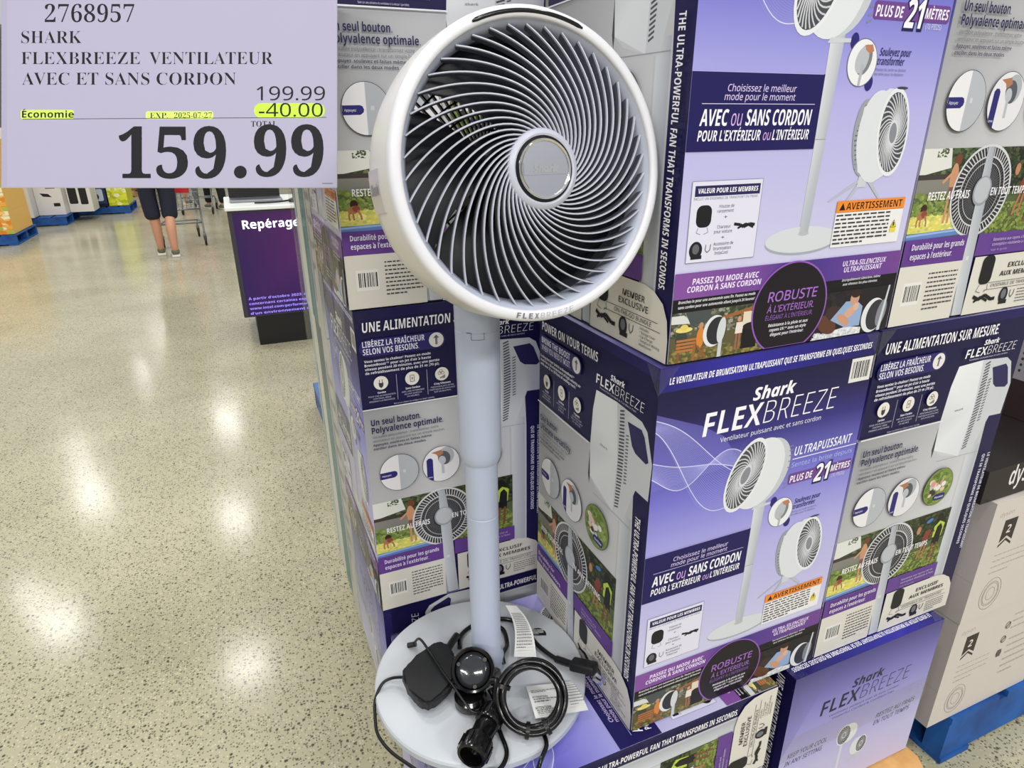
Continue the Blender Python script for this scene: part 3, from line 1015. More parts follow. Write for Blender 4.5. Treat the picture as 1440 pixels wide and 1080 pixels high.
    # purple strip and pale foot
    stalk = lambda v: 0.129 + 0.004 * (0.18 - v) / 0.18
    p.rect(0, 0.0885, 0.1315, 0.1265, (96, 58, 136))
    p.rect(0.156, 0.0925, 0.288, 0.1255, (98, 62, 140))
    p.rect(0, 0, 0.1335, 0.0885, (212, 208, 198))
    p.poly([(0.161, 0.0), (0.353, 0.0), (0.353, 0.030), (0.349, 0.055), (0.338, 0.074), (0.318, 0.086), (0.296, 0.0905), (0.161, 0.0905)], (214, 210, 200))
    ink = (34, 32, 36)
    p.barcode(0.016, 0.030, 0.053, 0.064, rnd)
    p.lines(0.064, 0.018, 0.127, 0.078, 9, (70, 68, 70), rnd, 0.34)
    p.rrect(0.181, 0.046, 0.2095, 0.091, 0.010, (26, 26, 30))
    p.line([(0.186, 0.046), (0.181, 0.036), (0.192, 0.033)], 0.0010, (120, 120, 126))
    p.line([(0.205, 0.046), (0.207, 0.037), (0.199, 0.034)], 0.0010, (120, 120, 126))
    p.line([(0.178, 0.028), (0.192, 0.022), (0.206, 0.028), (0.222, 0.020), (0.232, 0.0205)], 0.0056, (28, 28, 32))
    p.line([(0.182, 0.019), (0.196, 0.026), (0.214, 0.018)], 0.004, (28, 28, 32))
    p.ell(0.252, 0.0235, 0.0105, 0.0135, (28, 28, 32), 24)
    p.ell(0.252, 0.0255, 0.0060, 0.0080, (110, 110, 118), 20)
    p.rect(0.245, 0.009, 0.264, 0.0155, (28, 28, 32))
    p.line([(0.268, 0.031), (0.2675, 0.023), (0.2715, 0.018), (0.2765, 0.023), (0.2775, 0.031)], 0.0013, (50, 50, 56))
    p.line([(0.206, 0.0475), (0.331, 0.0475)], 0.0007, ink)
    p.line([(0.200, 0.0365), (0.338, 0.0365)], 0.0007, ink)
    if en:
        p.text('MEMBER', 0.247, 0.0665, 0.300, 0.0665, 0.0085, ink, 0.008, 0.0)
        p.text('EXCLUSIVE', 0.238, 0.0545, 0.309, 0.0545, 0.0085, ink, 0.008, 0.0)
        p.text('ON-THE-GO BUNDLE', 0.228, 0.0395, 0.318, 0.0395, 0.0058, (60, 58, 62), 0.0)
        for k, t in enumerate(('Includes:', '• Storage Cover', '• Car Charger', '• InstaCool Misting', '  Attachment')):
            p.text(t, 0.293, 0.0300 - 0.0055 * k, 0.293 + 0.0024 * len(t), 0.0300 - 0.0055 * k, 0.0034, (60, 58, 62), 0.0)
    else:
        p.text('EXCLUSIF', 0.244, 0.0690, 0.305, 0.0690, 0.0078, ink, 0.012, 0.08)
        p.text('AUX MEMBRES', 0.229, 0.0560, 0.324, 0.0560, 0.0078, ink, 0.012, 0.08)
        p.text('ENSEMBLE DE TRANSPORT', 0.214, 0.0400, 0.326, 0.0400, 0.0052, (84, 82, 86), 0.0)
        p.lines(0.285, 0.008, 0.335, 0.033, 5, (90, 88, 90), rnd, 0.3)
    # headings
    lite, mid = (232, 230, 240), (200, 198, 220)
    if en:
        p.text('POWER ON YOUR TERMS', 0.015, 0.5785, 0.205, 0.5805, 0.0150, WHT, 0.012)
    else:
        p.text('UNE ALIMENTATION SUR MESURE.', 0.012, 0.5825, 0.272, 0.5825, 0.0172, WHT, 0.018, 0.06)
    p.rrect(0.004, 0.5385, 0.157, 0.5695, 0.015, (42, 36, 102))
    p.ell(0.140, 0.554, 0.0135, 0.0135, (226, 222, 216), 28)
    p.line([(0.140, 0.5455), (0.140, 0.5595)], 0.0040, (120, 112, 140))
    p.poly([(0.1345, 0.5575), (0.1455, 0.5575), (0.140, 0.5635)], (90, 84, 120))
    if en:
        p.text('BRING THE BOOST', 0.014, 0.5555, 0.118, 0.5555, 0.0102, lite, 0.012)
        p.text('WHEN YOU NEED IT MOST.', 0.014, 0.5425, 0.120, 0.5425, 0.0098, lite, 0.006)
        para = ('Feeling the heat? Switch to BreezeBoost™', 'mode for a 20-minute burst of high-velocity air', 'with over 21 m (70 feet) of cooling reach.')
        caps = (('Corded', 'FOR CONTINUOUS', 'POWER, EVEN', 'WHILE CHARGING.'), ('Cordless', 'WITH A RUN TIME', 'OF UP TO', '24 HOURS.'), ('5 Speeds', 'CUSTOMIZE YOUR', 'COOL AT THE TOUCH', 'OF A BUTTON.'))
        foot = ''
    else:
        p.text('LIBÉREZ LA FRAÎCHEUR', 0.010, 0.5562, 0.119, 0.5562, 0.0105, lite, 0.010)
        p.text('SELON VOS BESOINS.', 0.010, 0.5428, 0.108, 0.5428, 0.0105, lite, 0.010)
        para = ('Vous sentez la chaleur? Passez en mode', "BreezeBoost™ pour un jet d'air à haute", 'vitesse pendant 20 minutes, avec une portée', 'de refroidissement de plus de 21 m (70 pi).')
        caps = (('Cordon', 'POUR UNE ALIMENTATION', 'CONTINUE, MÊME', 'PENDANT LA RECHARGE.'), ('Sans Cordon', 'AVEC UNE AUTONOMIE', "ALLANT JUSQU'À", '24 HEURES.'),
                ('Cinq Vitesses', 'PERSONNALISEZ VOTRE', 'FRAÎCHEUR EN APPUYANT', 'SUR UN BOUTON.'))
        foot = 'Basé sur une utilisation du ventilateur à la vitesse 1 (portable).'
    for k, t in enumerate(para):
        p.text(t, 0.0105, 0.5285 - 0.0072 * k, 0.0105 + 0.0031 * len(t), 0.5285 - 0.0072 * k, 0.0046, lite, 0.02)
    for cx, cp in zip((0.036, 0.092, 0.147), caps):
        p.ell(cx, 0.4885, 0.0128, 0.0128, (226, 222, 214), 26)
        p.text(cp[0], cx - 0.0012 * len(cp[0]), 0.4690, cx + 0.0012 * len(cp[0]), 0.4690, 0.0036, lite, 0.02)
        for k, t in enumerate(cp[1:]):
            p.text(t, cx - 0.00115 * len(t), 0.4635 - 0.0048 * k, cx + 0.00115 * len(t), 0.4635 - 0.0048 * k, 0.0027, mid, 0.0)
    ik = (60, 56, 64)
    p.poly([(0.0315, 0.4885), (0.0405, 0.4885), (0.0395, 0.482), (0.036, 0.4785), (0.0325, 0.482)], ik)
    p.rect(0.0330, 0.4885, 0.0342, 0.4945, ik)
    p.rect(0.0378, 0.4885, 0.0390, 0.4945, ik)
    p.line([(0.0885, 0.4825), (0.0955, 0.4825), (0.0955, 0.4945), (0.0885, 0.4945), (0.0885, 0.4825)], 0.0010, ik)
    p.poly([(0.0925, 0.493), (0.0905, 0.488), (0.0920, 0.488), (0.0912, 0.484), (0.0940, 0.4895), (0.0922, 0.4895)], ik)
    for dx, dy in ((-0.003, 0.003), (0.003, 0.003), (0, 0.0065)):
        p.ring(0.1455 + dx, 0.4875 + dy, 0.0028, 0.0028, 0.0008, ik, 16)
    for k in range(4):
        p.rect(0.143 + 0.0026 * k, 0.4800, 0.1448 + 0.0026 * k, 0.4825 + 0.0013 * k, ik)
    p.rect(0.0635, 0.453, 0.0641, 0.501, mid)
    p.rect(0.1190, 0.453, 0.1196, 0.501, mid)
    if foot:
        p.text(foot, 0.056, 0.4445, 0.131, 0.4445, 0.0028, mid, 0.0)
    p.line([(0, 0.4408), (0.1885, 0.4408)], 0.0022, (224, 222, 226))
    p.text('Shark', 0.243, 0.5665, 0.281, 0.5665, 0.0088, WHT, 0.048, 0.0, 'logo')
    p.text('FLEX', 0.203, 0.5485, 0.254, 0.5485, 0.0150, WHT, 0.014, 0.10)
    p.text('BREEZE', 0.2565, 0.5490, 0.328, 0.5490, 0.0145, WHT, -0.020, 0.11)
    p.text('Powerful Corded & Cordless Fan' if en else 'Ventilateur puissant avec et sans cordon', 0.215, 0.5430, 0.311, 0.5430, 0.0030, mid, 0.0)
    dk = (30, 26, 76)
    if en:
        p.text('One button.', 0.012, 0.4070, 0.080, 0.4085, 0.0115, dk, 0.024)
        p.text('Ultimate versatility.', 0.012, 0.3905, 0.131, 0.3925, 0.0115, dk, 0.024)
        q = ('True versatility: transform your fan', 'at the touch of a single button.', 'Press, lift and go, and even', 'oscillate in both modes.')
    else:
        p.text('Un seul bouton.', 0.012, 0.4090, 0.103, 0.4090, 0.0120, dk, 0.024)
        p.text('Polyvalence optimale.', 0.012, 0.3935, 0.145, 0.3935, 0.0120, dk, 0.024)
        q = ('Véritable polyvalence : transformez votre', 'ventilateur en appuyant sur un simple bouton.', 'Appuyez, soulevez et faites même', 'osciller dans les deux modes.')
    for k, t in enumerate(q):
        p.text(t, 0.012, 0.3838 - 0.0078 * k, 0.012 + (0.0030 if k < 2 else 0.0034) * len(t), 0.3838 - 0.0078 * k, 0.0046, (96, 96, 104) if k < 2 else (50, 46, 76), 0.0 if k < 2 else 0.012)
    # three round pictures
    for cx in (0.0555, 0.137, 0.2235):
        p.ell(cx, 0.306, 0.0372, 0.0378, (44, 44, 60), 40)
    p.ell(0.0555, 0.306, 0.0364, 0.0370, (226, 224, 226), 40)
    p.ell(0.0555, 0.306, 0.0364, 0.0370, (176, 180, 186), 24, 0, -PI / 2, PI / 2)
    p.rect(0.0625, 0.304, 0.0675, 0.310, (200, 203, 207))
    p.poly([(0.0195, 0.297), (0.046, 0.2975), (0.051, 0.301), (0.052, 0.305), (0.050, 0.3095), (0.046, 0.311), (0.0195, 0.3105)], (42, 38, 110))
    p.text('Press' if en else 'Appuyez', 0.0225, 0.3022, 0.040, 0.3022, 0.0036, WHT, 0.0)
    p.ell(0.137, 0.306, 0.0364, 0.0370, (220, 219, 222), 40)
    p.ell(0.147, 0.322, 0.016, 0.018, (168, 172, 178), 26)
    p.ell(0.143, 0.318, 0.012, 0.015, (84, 86, 94), 24, 0.3)
    p.ell(0.139, 0.314, 0.007, 0.009, (180, 184, 190), 20, 0.3)
    p.line([(0.139, 0.312), (0.140, 0.285)], 0.0055, (178, 182, 188))
    p.poly([(0.118, 0.333), (0.138, 0.336), (0.142, 0.328), (0.131, 0.322), (0.128, 0.328)], (170, 116, 84))
    p.poly([(0.108, 0.2830), (0.114, 0.2765), (0.1205, 0.2725), (0.1205, 0.318), (0.117, 0.322), (0.1115, 0.322), (0.108, 0.318)], (42, 38, 110))
    p.text('Lift' if en else 'Levez', 0.109, 0.280, 0.119, 0.280, 0.0032, WHT, 0.0)
    p.ell(0.2235, 0.306, 0.0364, 0.0370, (118, 140, 68), 40)
    for k in range(70):
        a, r = rnd.uniform(0, 2 * PI), 0.031 * math.sqrt(rnd.random())
        p.ell(0.2235 + r * math.cos(a), 0.306 + r * math.sin(a), 0.005, 0.004, rnd.choice([(102, 128, 56), (134, 154, 82), (92, 112, 50), (152, 166, 96)]), 7)
    for k in range(16):
        p.ell(0.2235 + rnd.uniform(-0.022, 0.016), 0.306 + rnd.uniform(-0.016, 0.014), rnd.uniform(0.004, 0.008), rnd.uniform(0.003, 0.006),
              rnd.choice([(226, 222, 220), (206, 150, 140), (60, 50, 50), (222, 190, 170), (190, 196, 200)]), 9, rnd.uniform(0, 3))
    p.pill(0.216, 0.278, 0.247, 0.291, (42, 38, 110))
    p.text('Oscillate' if en else 'Pivotez', 0.2205, 0.2822, 0.2425, 0.2822, 0.0038, WHT, 0.01)
    # photo captions
    if en:
        p.text('KEEP YOUR COOL', 0.024, 0.1775, 0.114, 0.1775, 0.0105, WHT, 0.02)
        p.text('IN ANY SETTING.', 0.152, 0.1775, 0.250, 0.1775, 0.0105, WHT, 0.02)
        p.text('Durability for', 0.012, 0.1120, 0.080, 0.1120, 0.0085, (226, 218, 236), 0.015)
        p.text('the great outdoors.', 0.012, 0.0985, 0.108, 0.0985, 0.0085, (226, 218, 236), 0.015)
        t2 = ('UV-resistant† and', 'water-resistant design.')
    else:
        p.text('RESTEZ AU FRAIS', 0.022, 0.1800, 0.107, 0.1800, 0.0110, WHT, 0.02)
        p.text('EN TOUT TEMPS.', 0.153, 0.1815, 0.236, 0.1815, 0.0110, WHT, 0.02)
        p.text('Durabilité pour les grands', 0.012, 0.1120, 0.122, 0.1120, 0.0085, (226, 218, 236), 0.015)
        p.text("espaces à l'extérieur.", 0.012, 0.0985, 0.100, 0.0985, 0.0085, (226, 218, 236), 0.015)
        t2 = ('Résistance aux rayons UV† et', "conception résistante à l'eau.")
    for k, t in enumerate(t2):
        p.text(t, 0.188, 0.1135 - 0.0072 * k, 0.188 + 0.0030 * len(t), 0.1135 - 0.0072 * k, 0.0044, (196, 182, 214), 0.005)
    p.text('Voir le guide' if not en else 'See guide', 0.188, 0.0985, 0.226, 0.0985, 0.0030, (176, 160, 200), 0.0)
    # text running down the dark strip
    if en:
        p.text('THE ULTRA-POWERFUL FAN THAT TRANSFORMS IN SECONDS.', 0.3290, 0.392, 0.3290, 0.092, 0.0125, WHT, 0.022, 0.08)
    else:
        p.text('LE VENTILATEUR DE BRUMISATION ULTRAPUISSANT', 0.3385, 0.350, 0.3385, 0.143, 0.0070, (222, 220, 238), 0.015, 0.08)
        p.text('QUI SE TRANSFORME EN QUELQUES SECONDES', 0.3245, 0.350, 0.3245, 0.157, 0.0070, (222, 220, 238), 0.015, 0.08)
    return p


def panel_lid():
    p = Panel()
    p.vgrad(0, W, [(-D, (196, 192, 224)), (-0.26, (188, 184, 220)), (-0.17, (160, 156, 208)), (-0.09, (128, 124, 190)), (-0.03, (92, 88, 152)), (0, (74, 70, 128))])
    p.poly([(0, 0), (0, -0.2), (0.05, -0.1), (0.1, 0)], [(70, 66, 120), (150, 146, 204), (126, 122, 186), (78, 74, 132)])
    ink = (34, 30, 62)
    p.text('Shark', 0.155, -0.0845, 0.239, -0.0845, 0.0205, ink, 0.048, 0.0, 'logo')
    p.text('FLEX', 0.082, -0.1250, 0.178, -0.1250, 0.0345, ink, 0.014, 0.10)
    p.text('BREEZE', 0.184, -0.1240, 0.316, -0.1240, 0.0335, ink, -0.020, 0.11)
    p.text('Ventilateur puissant avec et sans cordon', 0.108, -0.1385, 0.295, -0.1385, 0.0056, ink, 0.0)
    p.text('Powerful Corded & Cordless Fan', 0.120, -0.1490, 0.285, -0.1490, 0.0056, ink, 0.0)
    p.text('KEEP YOUR COOL', 0.018, -0.205, 0.118, -0.205, 0.0120, ink, 0.008, 0.15)
    p.text('IN ANY SETTING', 0.014, -0.224, 0.108, -0.224, 0.0120, ink, 0.008, 0.15)
    p.text('RESTEZ AU FRAIS', 0.250, -0.205, 0.360, -0.205, 0.0120, ink, 0.008, 0.15)
    p.text('EN TOUT TEMPS', 0.248, -0.224, 0.350, -0.224, 0.0120, ink, 0.008, 0.15)
    p.rect(0.163, -0.33, 0.169, -0.22, (206, 210, 214))
    p.ell(0.178, -0.212, 0.024, 0.026, (214, 217, 220), 28)
    pic_fan_face(p, 0.166, -0.212, 0.019, 0.027, 0, 18)
    p.ell(0.166, -0.332, 0.030, 0.007, (206, 210, 214), 28)
    for ex in (0.196, 0.216, 0.240):
        p.line([(0.216, -0.285), (ex, -0.302)], 0.0035, (190, 194, 198))
    p.ell(0.212, -0.262, 0.018, 0.024, (214, 217, 220), 26)
    pic_fan_face(p, 0.225, -0.262, 0.015, 0.024, 0, 18)
    return p


def panel_back():
    p = Panel()
    p.vgrad(0, W, [(0, (204, 202, 228)), (0.2, (188, 185, 222)), (0.36, (136, 134, 210)), (0.5, (66, 62, 134)), (H, (44, 40, 86))])
    p.text('Shark', 0.158, 0.549, 0.235, 0.549, 0.019, WHT, 0.048, 0.0, 'logo')
    p.text('FLEX', 0.077, 0.5095, 0.177, 0.5095, 0.0345, WHT, 0.014, 0.10)
    p.text('BREEZE', 0.182, 0.5105, 0.317, 0.5105, 0.0335, WHT, -0.020, 0.11)
    return p


def carton_mesh():
    V, F, C = [], [], []
    bm = bmesh.new()
    box(bm, 0, 0, 0, W, D, H)
    bm.verts.ensure_lookup_table()
    V += [tuple(v.co) for v in bm.verts]
    for f in bm.faces:
        F.append(tuple(v.index for v in f.verts))
        C.append([sr(196, 160, 112)] * 4)
    bm.free()
    panel_front().emit(V, F, C, lambda u, v, e: (u, -e, v))
    panel_side(False).emit(V, F, C, lambda u, v, e: (W + e, u, v))
    panel_side(True).emit(V, F, C, lambda u, v, e: (-e, D - u, v))
    panel_lid().emit(V, F, C, lambda u, v, e: (W - u, -v, H + e))
    panel_back().emit(V, F, C, lambda u, v, e: (W - u, D + e, v))
    return panel_mesh('fan_carton', V, F, C)


CARTON = carton_mesh()
CARTON.materials.append(M_PRINT)
E_ = 0.0022


def tape_mesh():
    """clear sealing tape folded over the four upright edges' top corners and along the lid"""
    bm = bmesh.new()
    e = E_

    def tri(a, b, c):
        bm.faces.new([bm.verts.new(q) for q in (a, b, c)])

    def quad(a, b, c, d):
        bm.faces.new([bm.verts.new(q) for q in (a, b, c, d)])
    s = 0.030
    for (x, y, dx, dy) in ((0, 0, 1, 1), (W, 0, -1, 1), (W, D, -1, -1), (0, D, 1, -1)):
        ox, oy = x - dx * e, y - dy * e
        tri((ox, oy, H), (ox + dx * s, oy, H), (ox, oy, H - s * 1.25))
        tri((ox, oy, H), (ox, oy, H - s * 1.25), (ox, oy + dy * s, H))
    quad((-e, D / 2 - 0.03, H + e), (W + e, D / 2 - 0.03, H + e), (W + e, D / 2 + 0.03, H + e), (-e, D / 2 + 0.03, H + e))
    me = bpy.data.meshes.new('packing_tape')
    bm.to_mesh(me)
    bm.free()
    me.materials.append(M_TAPE)
    return me


TAPE = tape_mesh()
GRP = 'stacked fan cartons'


def carton(label, xaxis, yaxis, zaxis, loc, scale=(1, 1, 1)):
    o = bpy.data.objects.new('fan_carton', CARTON)
    col.objects.link(o)
    m = Matrix((Vector(xaxis), Vector(yaxis), Vector(zaxis))).transposed().to_4x4()
    o.matrix_world = Matrix.Translation((loc[0], loc[1], loc[2] + ZB)) @ m @ Matrix.Diagonal((*scale, 1))
    tag(o, label, 'box', GRP)
    t = bpy.data.objects.new('packing_tape', TAPE)
    col.objects.link(t)
    t.parent = o
    return o


X, Y, Z = (1, 0, 0), (0, 1, 0), (0, 0, 1)
NX, NY, NZ = (-1, 0, 0), (0, -1, 0), (0, 0, -1)


def rotv(v, a):
    c, s = math.cos(a), math.sin(a)
    return (v[0] * c - v[1] * s, v[0] * s + v[1] * c, v[2])


# cartons standing with the purple front (local -y) toward the aisle
carton('upright fan carton with purple French front, lower one right beside the fan pole', X, Y, Z, (0, 0, 0.0))
carton('upright fan carton with purple front, stacked just right of the fan head', X, Y, Z, (0.010, 0.002, H + 0.004))
# cartons turned so the grey pool-picture side (local +x) faces the aisle
carton('fan carton with grey pool-picture side, between the lower purple front and the pale cartons', NY, X, Z, (W + 0.0058, W, 0.0))
carton('fan carton with grey pool-picture side at the upper right corner of the stack', NY, X, Z, (W + 0.016, W + 0.003, H + 0.004))
carton('fan carton with grey pool-picture side standing directly behind the fan pole', NY, X, Z, (-0.306, 0.4348 + W, 0.0))
carton('fan carton with grey pool-picture side directly behind the fan head, beside the price sign', NY, X, Z, (-0.311, 0.4335 + W, H + 0.004))
# lying cartons of the bottom layer
carton('fan carton lying flat under the round fan base', Y, NZ, NX, (0.285, -0.022, -0.0035), (1, 1, 0.955))
carton('fan carton lying flat under the left stack, its dark edge behind the fan base', Y, NZ, NX, (0.314, 0.4365, -0.0045))
carton('fan carton lying flat with its lavender lid facing the aisle above the blue pallet', NX, NZ, NY, (0.324 + W, -0.026 + H, -0.0035))

# ------------------------------------------------------------------ setting
def plane_obj(name, pts, m):
    bm = bmesh.new()
    bm.faces.new([bm.verts.new(p) for p in pts])
    return struct(obj(name, bm, m))


plane_obj('floor', [(-14, -8, 0), (14, -8, 0), (14, 62, 0), (-14, 62, 0)], floor_mat())
M_WALL = mat('painted_block_wall', (188, 186, 180), 0.8, var=((172, 170, 164), 2))
plane_obj('wall_back', [(-14, 62, 0), (14, 62, 0), (14, 62, 8.5), (-14, 62, 8.5)], M_WALL)
plane_obj('wall_left', [(-14, -8, 0), (-14, 62, 0), (-14, 62, 8.5), (-14, -8, 8.5)], M_WALL)
plane_obj('wall_right', [(14, 62, 0), (14, -8, 0), (14, -8, 8.5), (14, 62, 8.5)], M_WALL)


# ------------------------------------------------------------------ pallets
def pallet(label, x0, y0, x1, y1, h=0.1365, m=None, group='pallets'):
    m = m or M_BLUE
    t = thing('pallet', label, 'pallet', ((x0 + x1) / 2, (y0 + y1) / 2, -ZB), 0, group)
    w, d = (x1 - x0) / 2, (y1 - y0) / 2
    n = 6
    bw = 2 * w / n * 0.86
    bm = bmesh.new()
    for k in range(n):
        cx = -w + bw / 2 + (2 * w - bw) * k / (n - 1)
        box(bm, cx - bw / 2, -d, h - 0.018, cx + bw / 2, d, h)
    obj('deck_boards', bm, m, t)
    for s in (-1, 0, 1):
        bm = bmesh.new()
        yy = s * (d - 0.025)
        box(bm, -w + 0.002, yy - 0.022, 0.016, w - 0.002, yy + 0.022, h - 0.0185)
        obj('stringer', bm, m, t)
    bm = bmesh.new()
    for s in (-1, 0, 1):
        cx = s * (w - 0.055)
        box(bm, cx - 0.05, -d, 0, cx + 0.05, d, 0.0155)
    obj('bottom_boards', bm, m, t)
    return t


pallet('blue pallet under the fan cartons', -0.235, 0.0, 0.72, 1.22)
pallet('blue pallet under the pale cartons, at the bottom right corner', 0.868, -0.02, 2.02, 1.0, 0.1455)
# cardboard slip sheet between the fan cartons and their pallet
bm = bmesh.new()
rnd = random.Random(3)
outl = [(-0.300, 0.02), (-0.20, -0.035), (-0.05, -0.03)] + [(-0.05 + 0.052 * k, -0.03 - rnd.uniform(0.0, 0.022)) for k in range(1, 11)] + [(0.55, -0.062), (0.62, -0.07), (0.70, -0.075), (0.715, -0.05), (0.72, 1.2), (-0.300, 1.2)]
prism(bm, outl, -0.3632, -0.3603)
o = obj('slip_sheet', bm, M_CARD)
o.location.z = ZB
tag(o, 'torn tan cardboard slip sheet between the fan cartons and the blue pallet', 'cardboard')


# ------------------------------------------------------------------ the fan
def build_fan():
    PX, PY = -0.172, 0.197
    t = thing('pedestal_fan', 'white and grey pedestal fan with spiral grille standing on the lying carton', 'fan', (PX, PY, 0.001))
    bx, by = -0.1865 - PX, 0.190 - PY
    # base
    bm = bmesh.new()
    R = 0.1815
    lathe(bm, [(0, 0.0), (R - 0.010, 0.0), (R - 0.003, 0.0025), (R + 0.0005, 0.008), (R + 0.0005, 0.0175), (R - 0.0015, 0.0208), (R - 0.005, 0.0222), (0.06, 0.024), (0, 0.024)], 128, Matrix.Translation((bx, by, 0)))
    base = obj('base', bm, M_BASE, t, True, ang=24)
    # regulatory half-round sticker on the base
    P = Panel()
    P.ell(0, 0, 0.0155, 0.0155, (22, 22, 24), 24, 0, 0, PI)
    P.rect(-0.0155, -0.003, 0.0155, 0.0, (22, 22, 24))
    rs = random.Random(2)
    P.lines(-0.010, -0.001, 0.011, 0.0125, 4, (220, 220, 224), rs, 0.45)
    st = flat_print('rating_sticker', P, M_PAPER, base, frame((0.113, 0.030, 0.0240), (0, 0, 1), (1, -0.42, 0)))
    st['label'] = 'black half-round sticker with white small print'
    # pole: lower tube, upper sleeve, collars
    def zc(r0, z0, r1, z1):
        return [(r0, z0), (r1, z1)]
    bm = bmesh.new()
    lathe(bm, [(0.0, 0.020), (0.031, 0.020), (0.031, 0.045), (0.0285, 0.052), (0.0252, 0.058), (0.0252, 0.335), (0.0246, 0.336), (0.0246, 0.3375), (0.0252, 0.3385), (0.0252, 0.46), (0, 0.46)], 48)
    obj('lower_pole', bm, M_POLE, t, True, ang=30)
    bm = bmesh.new()
    lathe(bm, [(0.0253, 0.431), (0.0275, 0.4315), (0.0300, 0.437), (0.0312, 0.447), (0.0314, 0.46), (0.0318, 0.640), (0.0312, 0.6405), (0.0312, 0.642), (0.0318, 0.6425), (0.0322, 0.70), (0.0316, 0.712), (0.027, 0.72), (0, 0.722)], 64)
    sl = obj('upper_pole_sleeve', bm, M_POLE, t, True, ang=30)
    bm = bmesh.new()   # seam tab of the sleeve's front
    for a, b in (((-0.016, 0.6415), (-0.009, 0.6415)), ((-0.009, 0.6415), (-0.009, 0.632)), ((-0.009, 0.632), (0.009, 0.632)), ((0.009, 0.632), (0.009, 0.6415))):
        pts = []
        for q in range(5):
            x = a[0] + (b[0] - a[0]) * q / 4
            z = a[1] + (b[1] - a[1]) * q / 4
            an = x / 0.0319 - PI / 2 - 0.33
            pts.append((0.0318 * math.cos(an), 0.0318 * math.sin(an), z))
        tube(bm, pts, 0.00035, 6, 0)
    obj('seam', bm, M_DUCT, sl, True)

    # ---- head, built around its own axis (z = out of the grille)
    az, el = math.radians(3.0), math.radians(8.6)
    n = Vector((math.cos(el) * math.sin(az), -math.cos(el) * math.cos(az), math.sin(el)))
    c = Vector((-0.1586, 0.0280, 0.8599)) - Vector((PX, PY, 0.001))
    MH = frame(c, n, (math.cos(az), math.sin(az), 0)) @ Matrix.Scale(0.9733, 4)
    r = 0.1655      # drawn at this radius and then scaled
    # neck: yoke from the sleeve up to the back of the head
    bm = bmesh.new()
    back = c - n * 0.116
    tube(bm, [(0, 0, 0.70), (0, 0.004, 0.735), (back.x * 0.5, 0.006, 0.775), (back.x * 0.9, back.y + 0.018, back.z - 0.03), (back.x, back.y + 0.004, back.z)], 0.03, 24, 6, (0.0315, 0.046))
    obj('neck', bm, M_POLE, t, True)
    bm = bmesh.new()
    lathe(bm, [(r, -0.0125), (r + 0.0012, -0.03), (r + 0.0015, -0.062), (r - 0.002, -0.090), (r - 0.010, -0.110), (r - 0.022, -0.122), (0.138, -0.126), (0.138, -0.120),
               (0.152, -0.108), (0.156, -0.06), (0.156, -0.0125)], 128, close=True)
    shell = obj('head_shell', bm, M_WHITE2, t, True, MH, 50)
    bm = bmesh.new()
    lathe(bm, [(0.1555, -0.014), (0.1545, -0.05), (0.152, -0.10), (0.139, -0.118), (0.1385, -0.117), (0.151, -0.098), (0.1535, -0.05), (0.1542, -0.014)], 96, close=True)
    obj('air_duct', bm, M_DUCT, t, True, MH, 50)
    bm = bmesh.new()
    lathe(bm, [(0.1520, -0.008), (0.1522, -0.0025), (0.1535, -0.0006), (0.156, 0.0004), (0.1605, 0.0), (0.1638, -0.0018), (r, -0.0055), (r, -0.0120), (0.1560, -0.0122)], 160, close=True)
    ring = obj('front_ring', bm, M_WHITE, t, True, MH, 60)
    # wordmark moulded on the ring
    P = Panel()
    word = [('F', 0.034, (112, 114, 122)), ('L', 0.034, (112, 114, 122)), ('E', 0.034, (112, 114, 122)), ('X', 0.034, (112, 114, 122)),
            ('B', -0.010, (168, 170, 178)), ('R', -0.010, (168, 170, 178)), ('E', -0.010, (168, 170, 178)), ('E', -0.010, (168, 170, 178)), ('Z', -0.010, (168, 170, 178)), ('E', -0.010, (168, 170, 178))]
    for k, (ch, bo, cc) in enumerate(word):
        a = -PI / 2 - 0.228 + 0.0485 * k
        rr = 0.1618
        px, py = rr * math.cos(a), rr * math.sin(a)
        tx, ty = -math.sin(a), math.cos(a)
        wd_ = 0.0050
        P.text(ch, px - tx * wd_ / 2, py - ty * wd_ / 2, px + tx * wd_ / 2, py + ty * wd_ / 2, 0.0062, cc, bo, 0.1)
    o = flat_print('ring_lettering', P, M_PAPER, ring, Matrix.Translation((0, 0, 0.0006)))
    # touch display in the top of the ring
    bm = bmesh.new()
    N = 24
    a0, a1 = PI / 2 + 0.42, PI / 2 - 0.42
    rows = []
    for k in range(N + 1):
        a = a0 + (a1 - a0) * k / N
        e = 1.0 if 0 < k < N else 0.55
        ri, ro = 0.1578 - 0.0022 * e, 0.1578 + 0.0026 * e
        rows.append([bm.verts.new((q * math.cos(a), q * math.sin(a), z)) for q, z in ((ri, -0.0002), (ri + 0.0006, 0.0014), (ro - 0.0006, 0.0012), (ro, -0.0006))])
    for a_, b_ in zip(rows[:-1], rows[1:]):
        for q in range(3):
            bm.faces.new((a_[q], a_[q + 1], b_[q + 1], b_[q]))
    disp = obj('touch_display', bm, M_BLACK, t, True, MH)
    # grey collar behind the ring and the spiral grille
    bm = bmesh.new()
    lathe(bm, [(0.1522, -0.0045), (0.1475, -0.010), (0.1435, -0.019), (0.1425, -0.028), (0.150, -0.028), (0.1535, -0.012)], 128, close=True)
    obj('grille_collar', bm, M_GREY, t, True, MH, 60)
    bm = bmesh.new()
    NV, NS, KS = 43, 22, 1.16
    edge, side = [], []
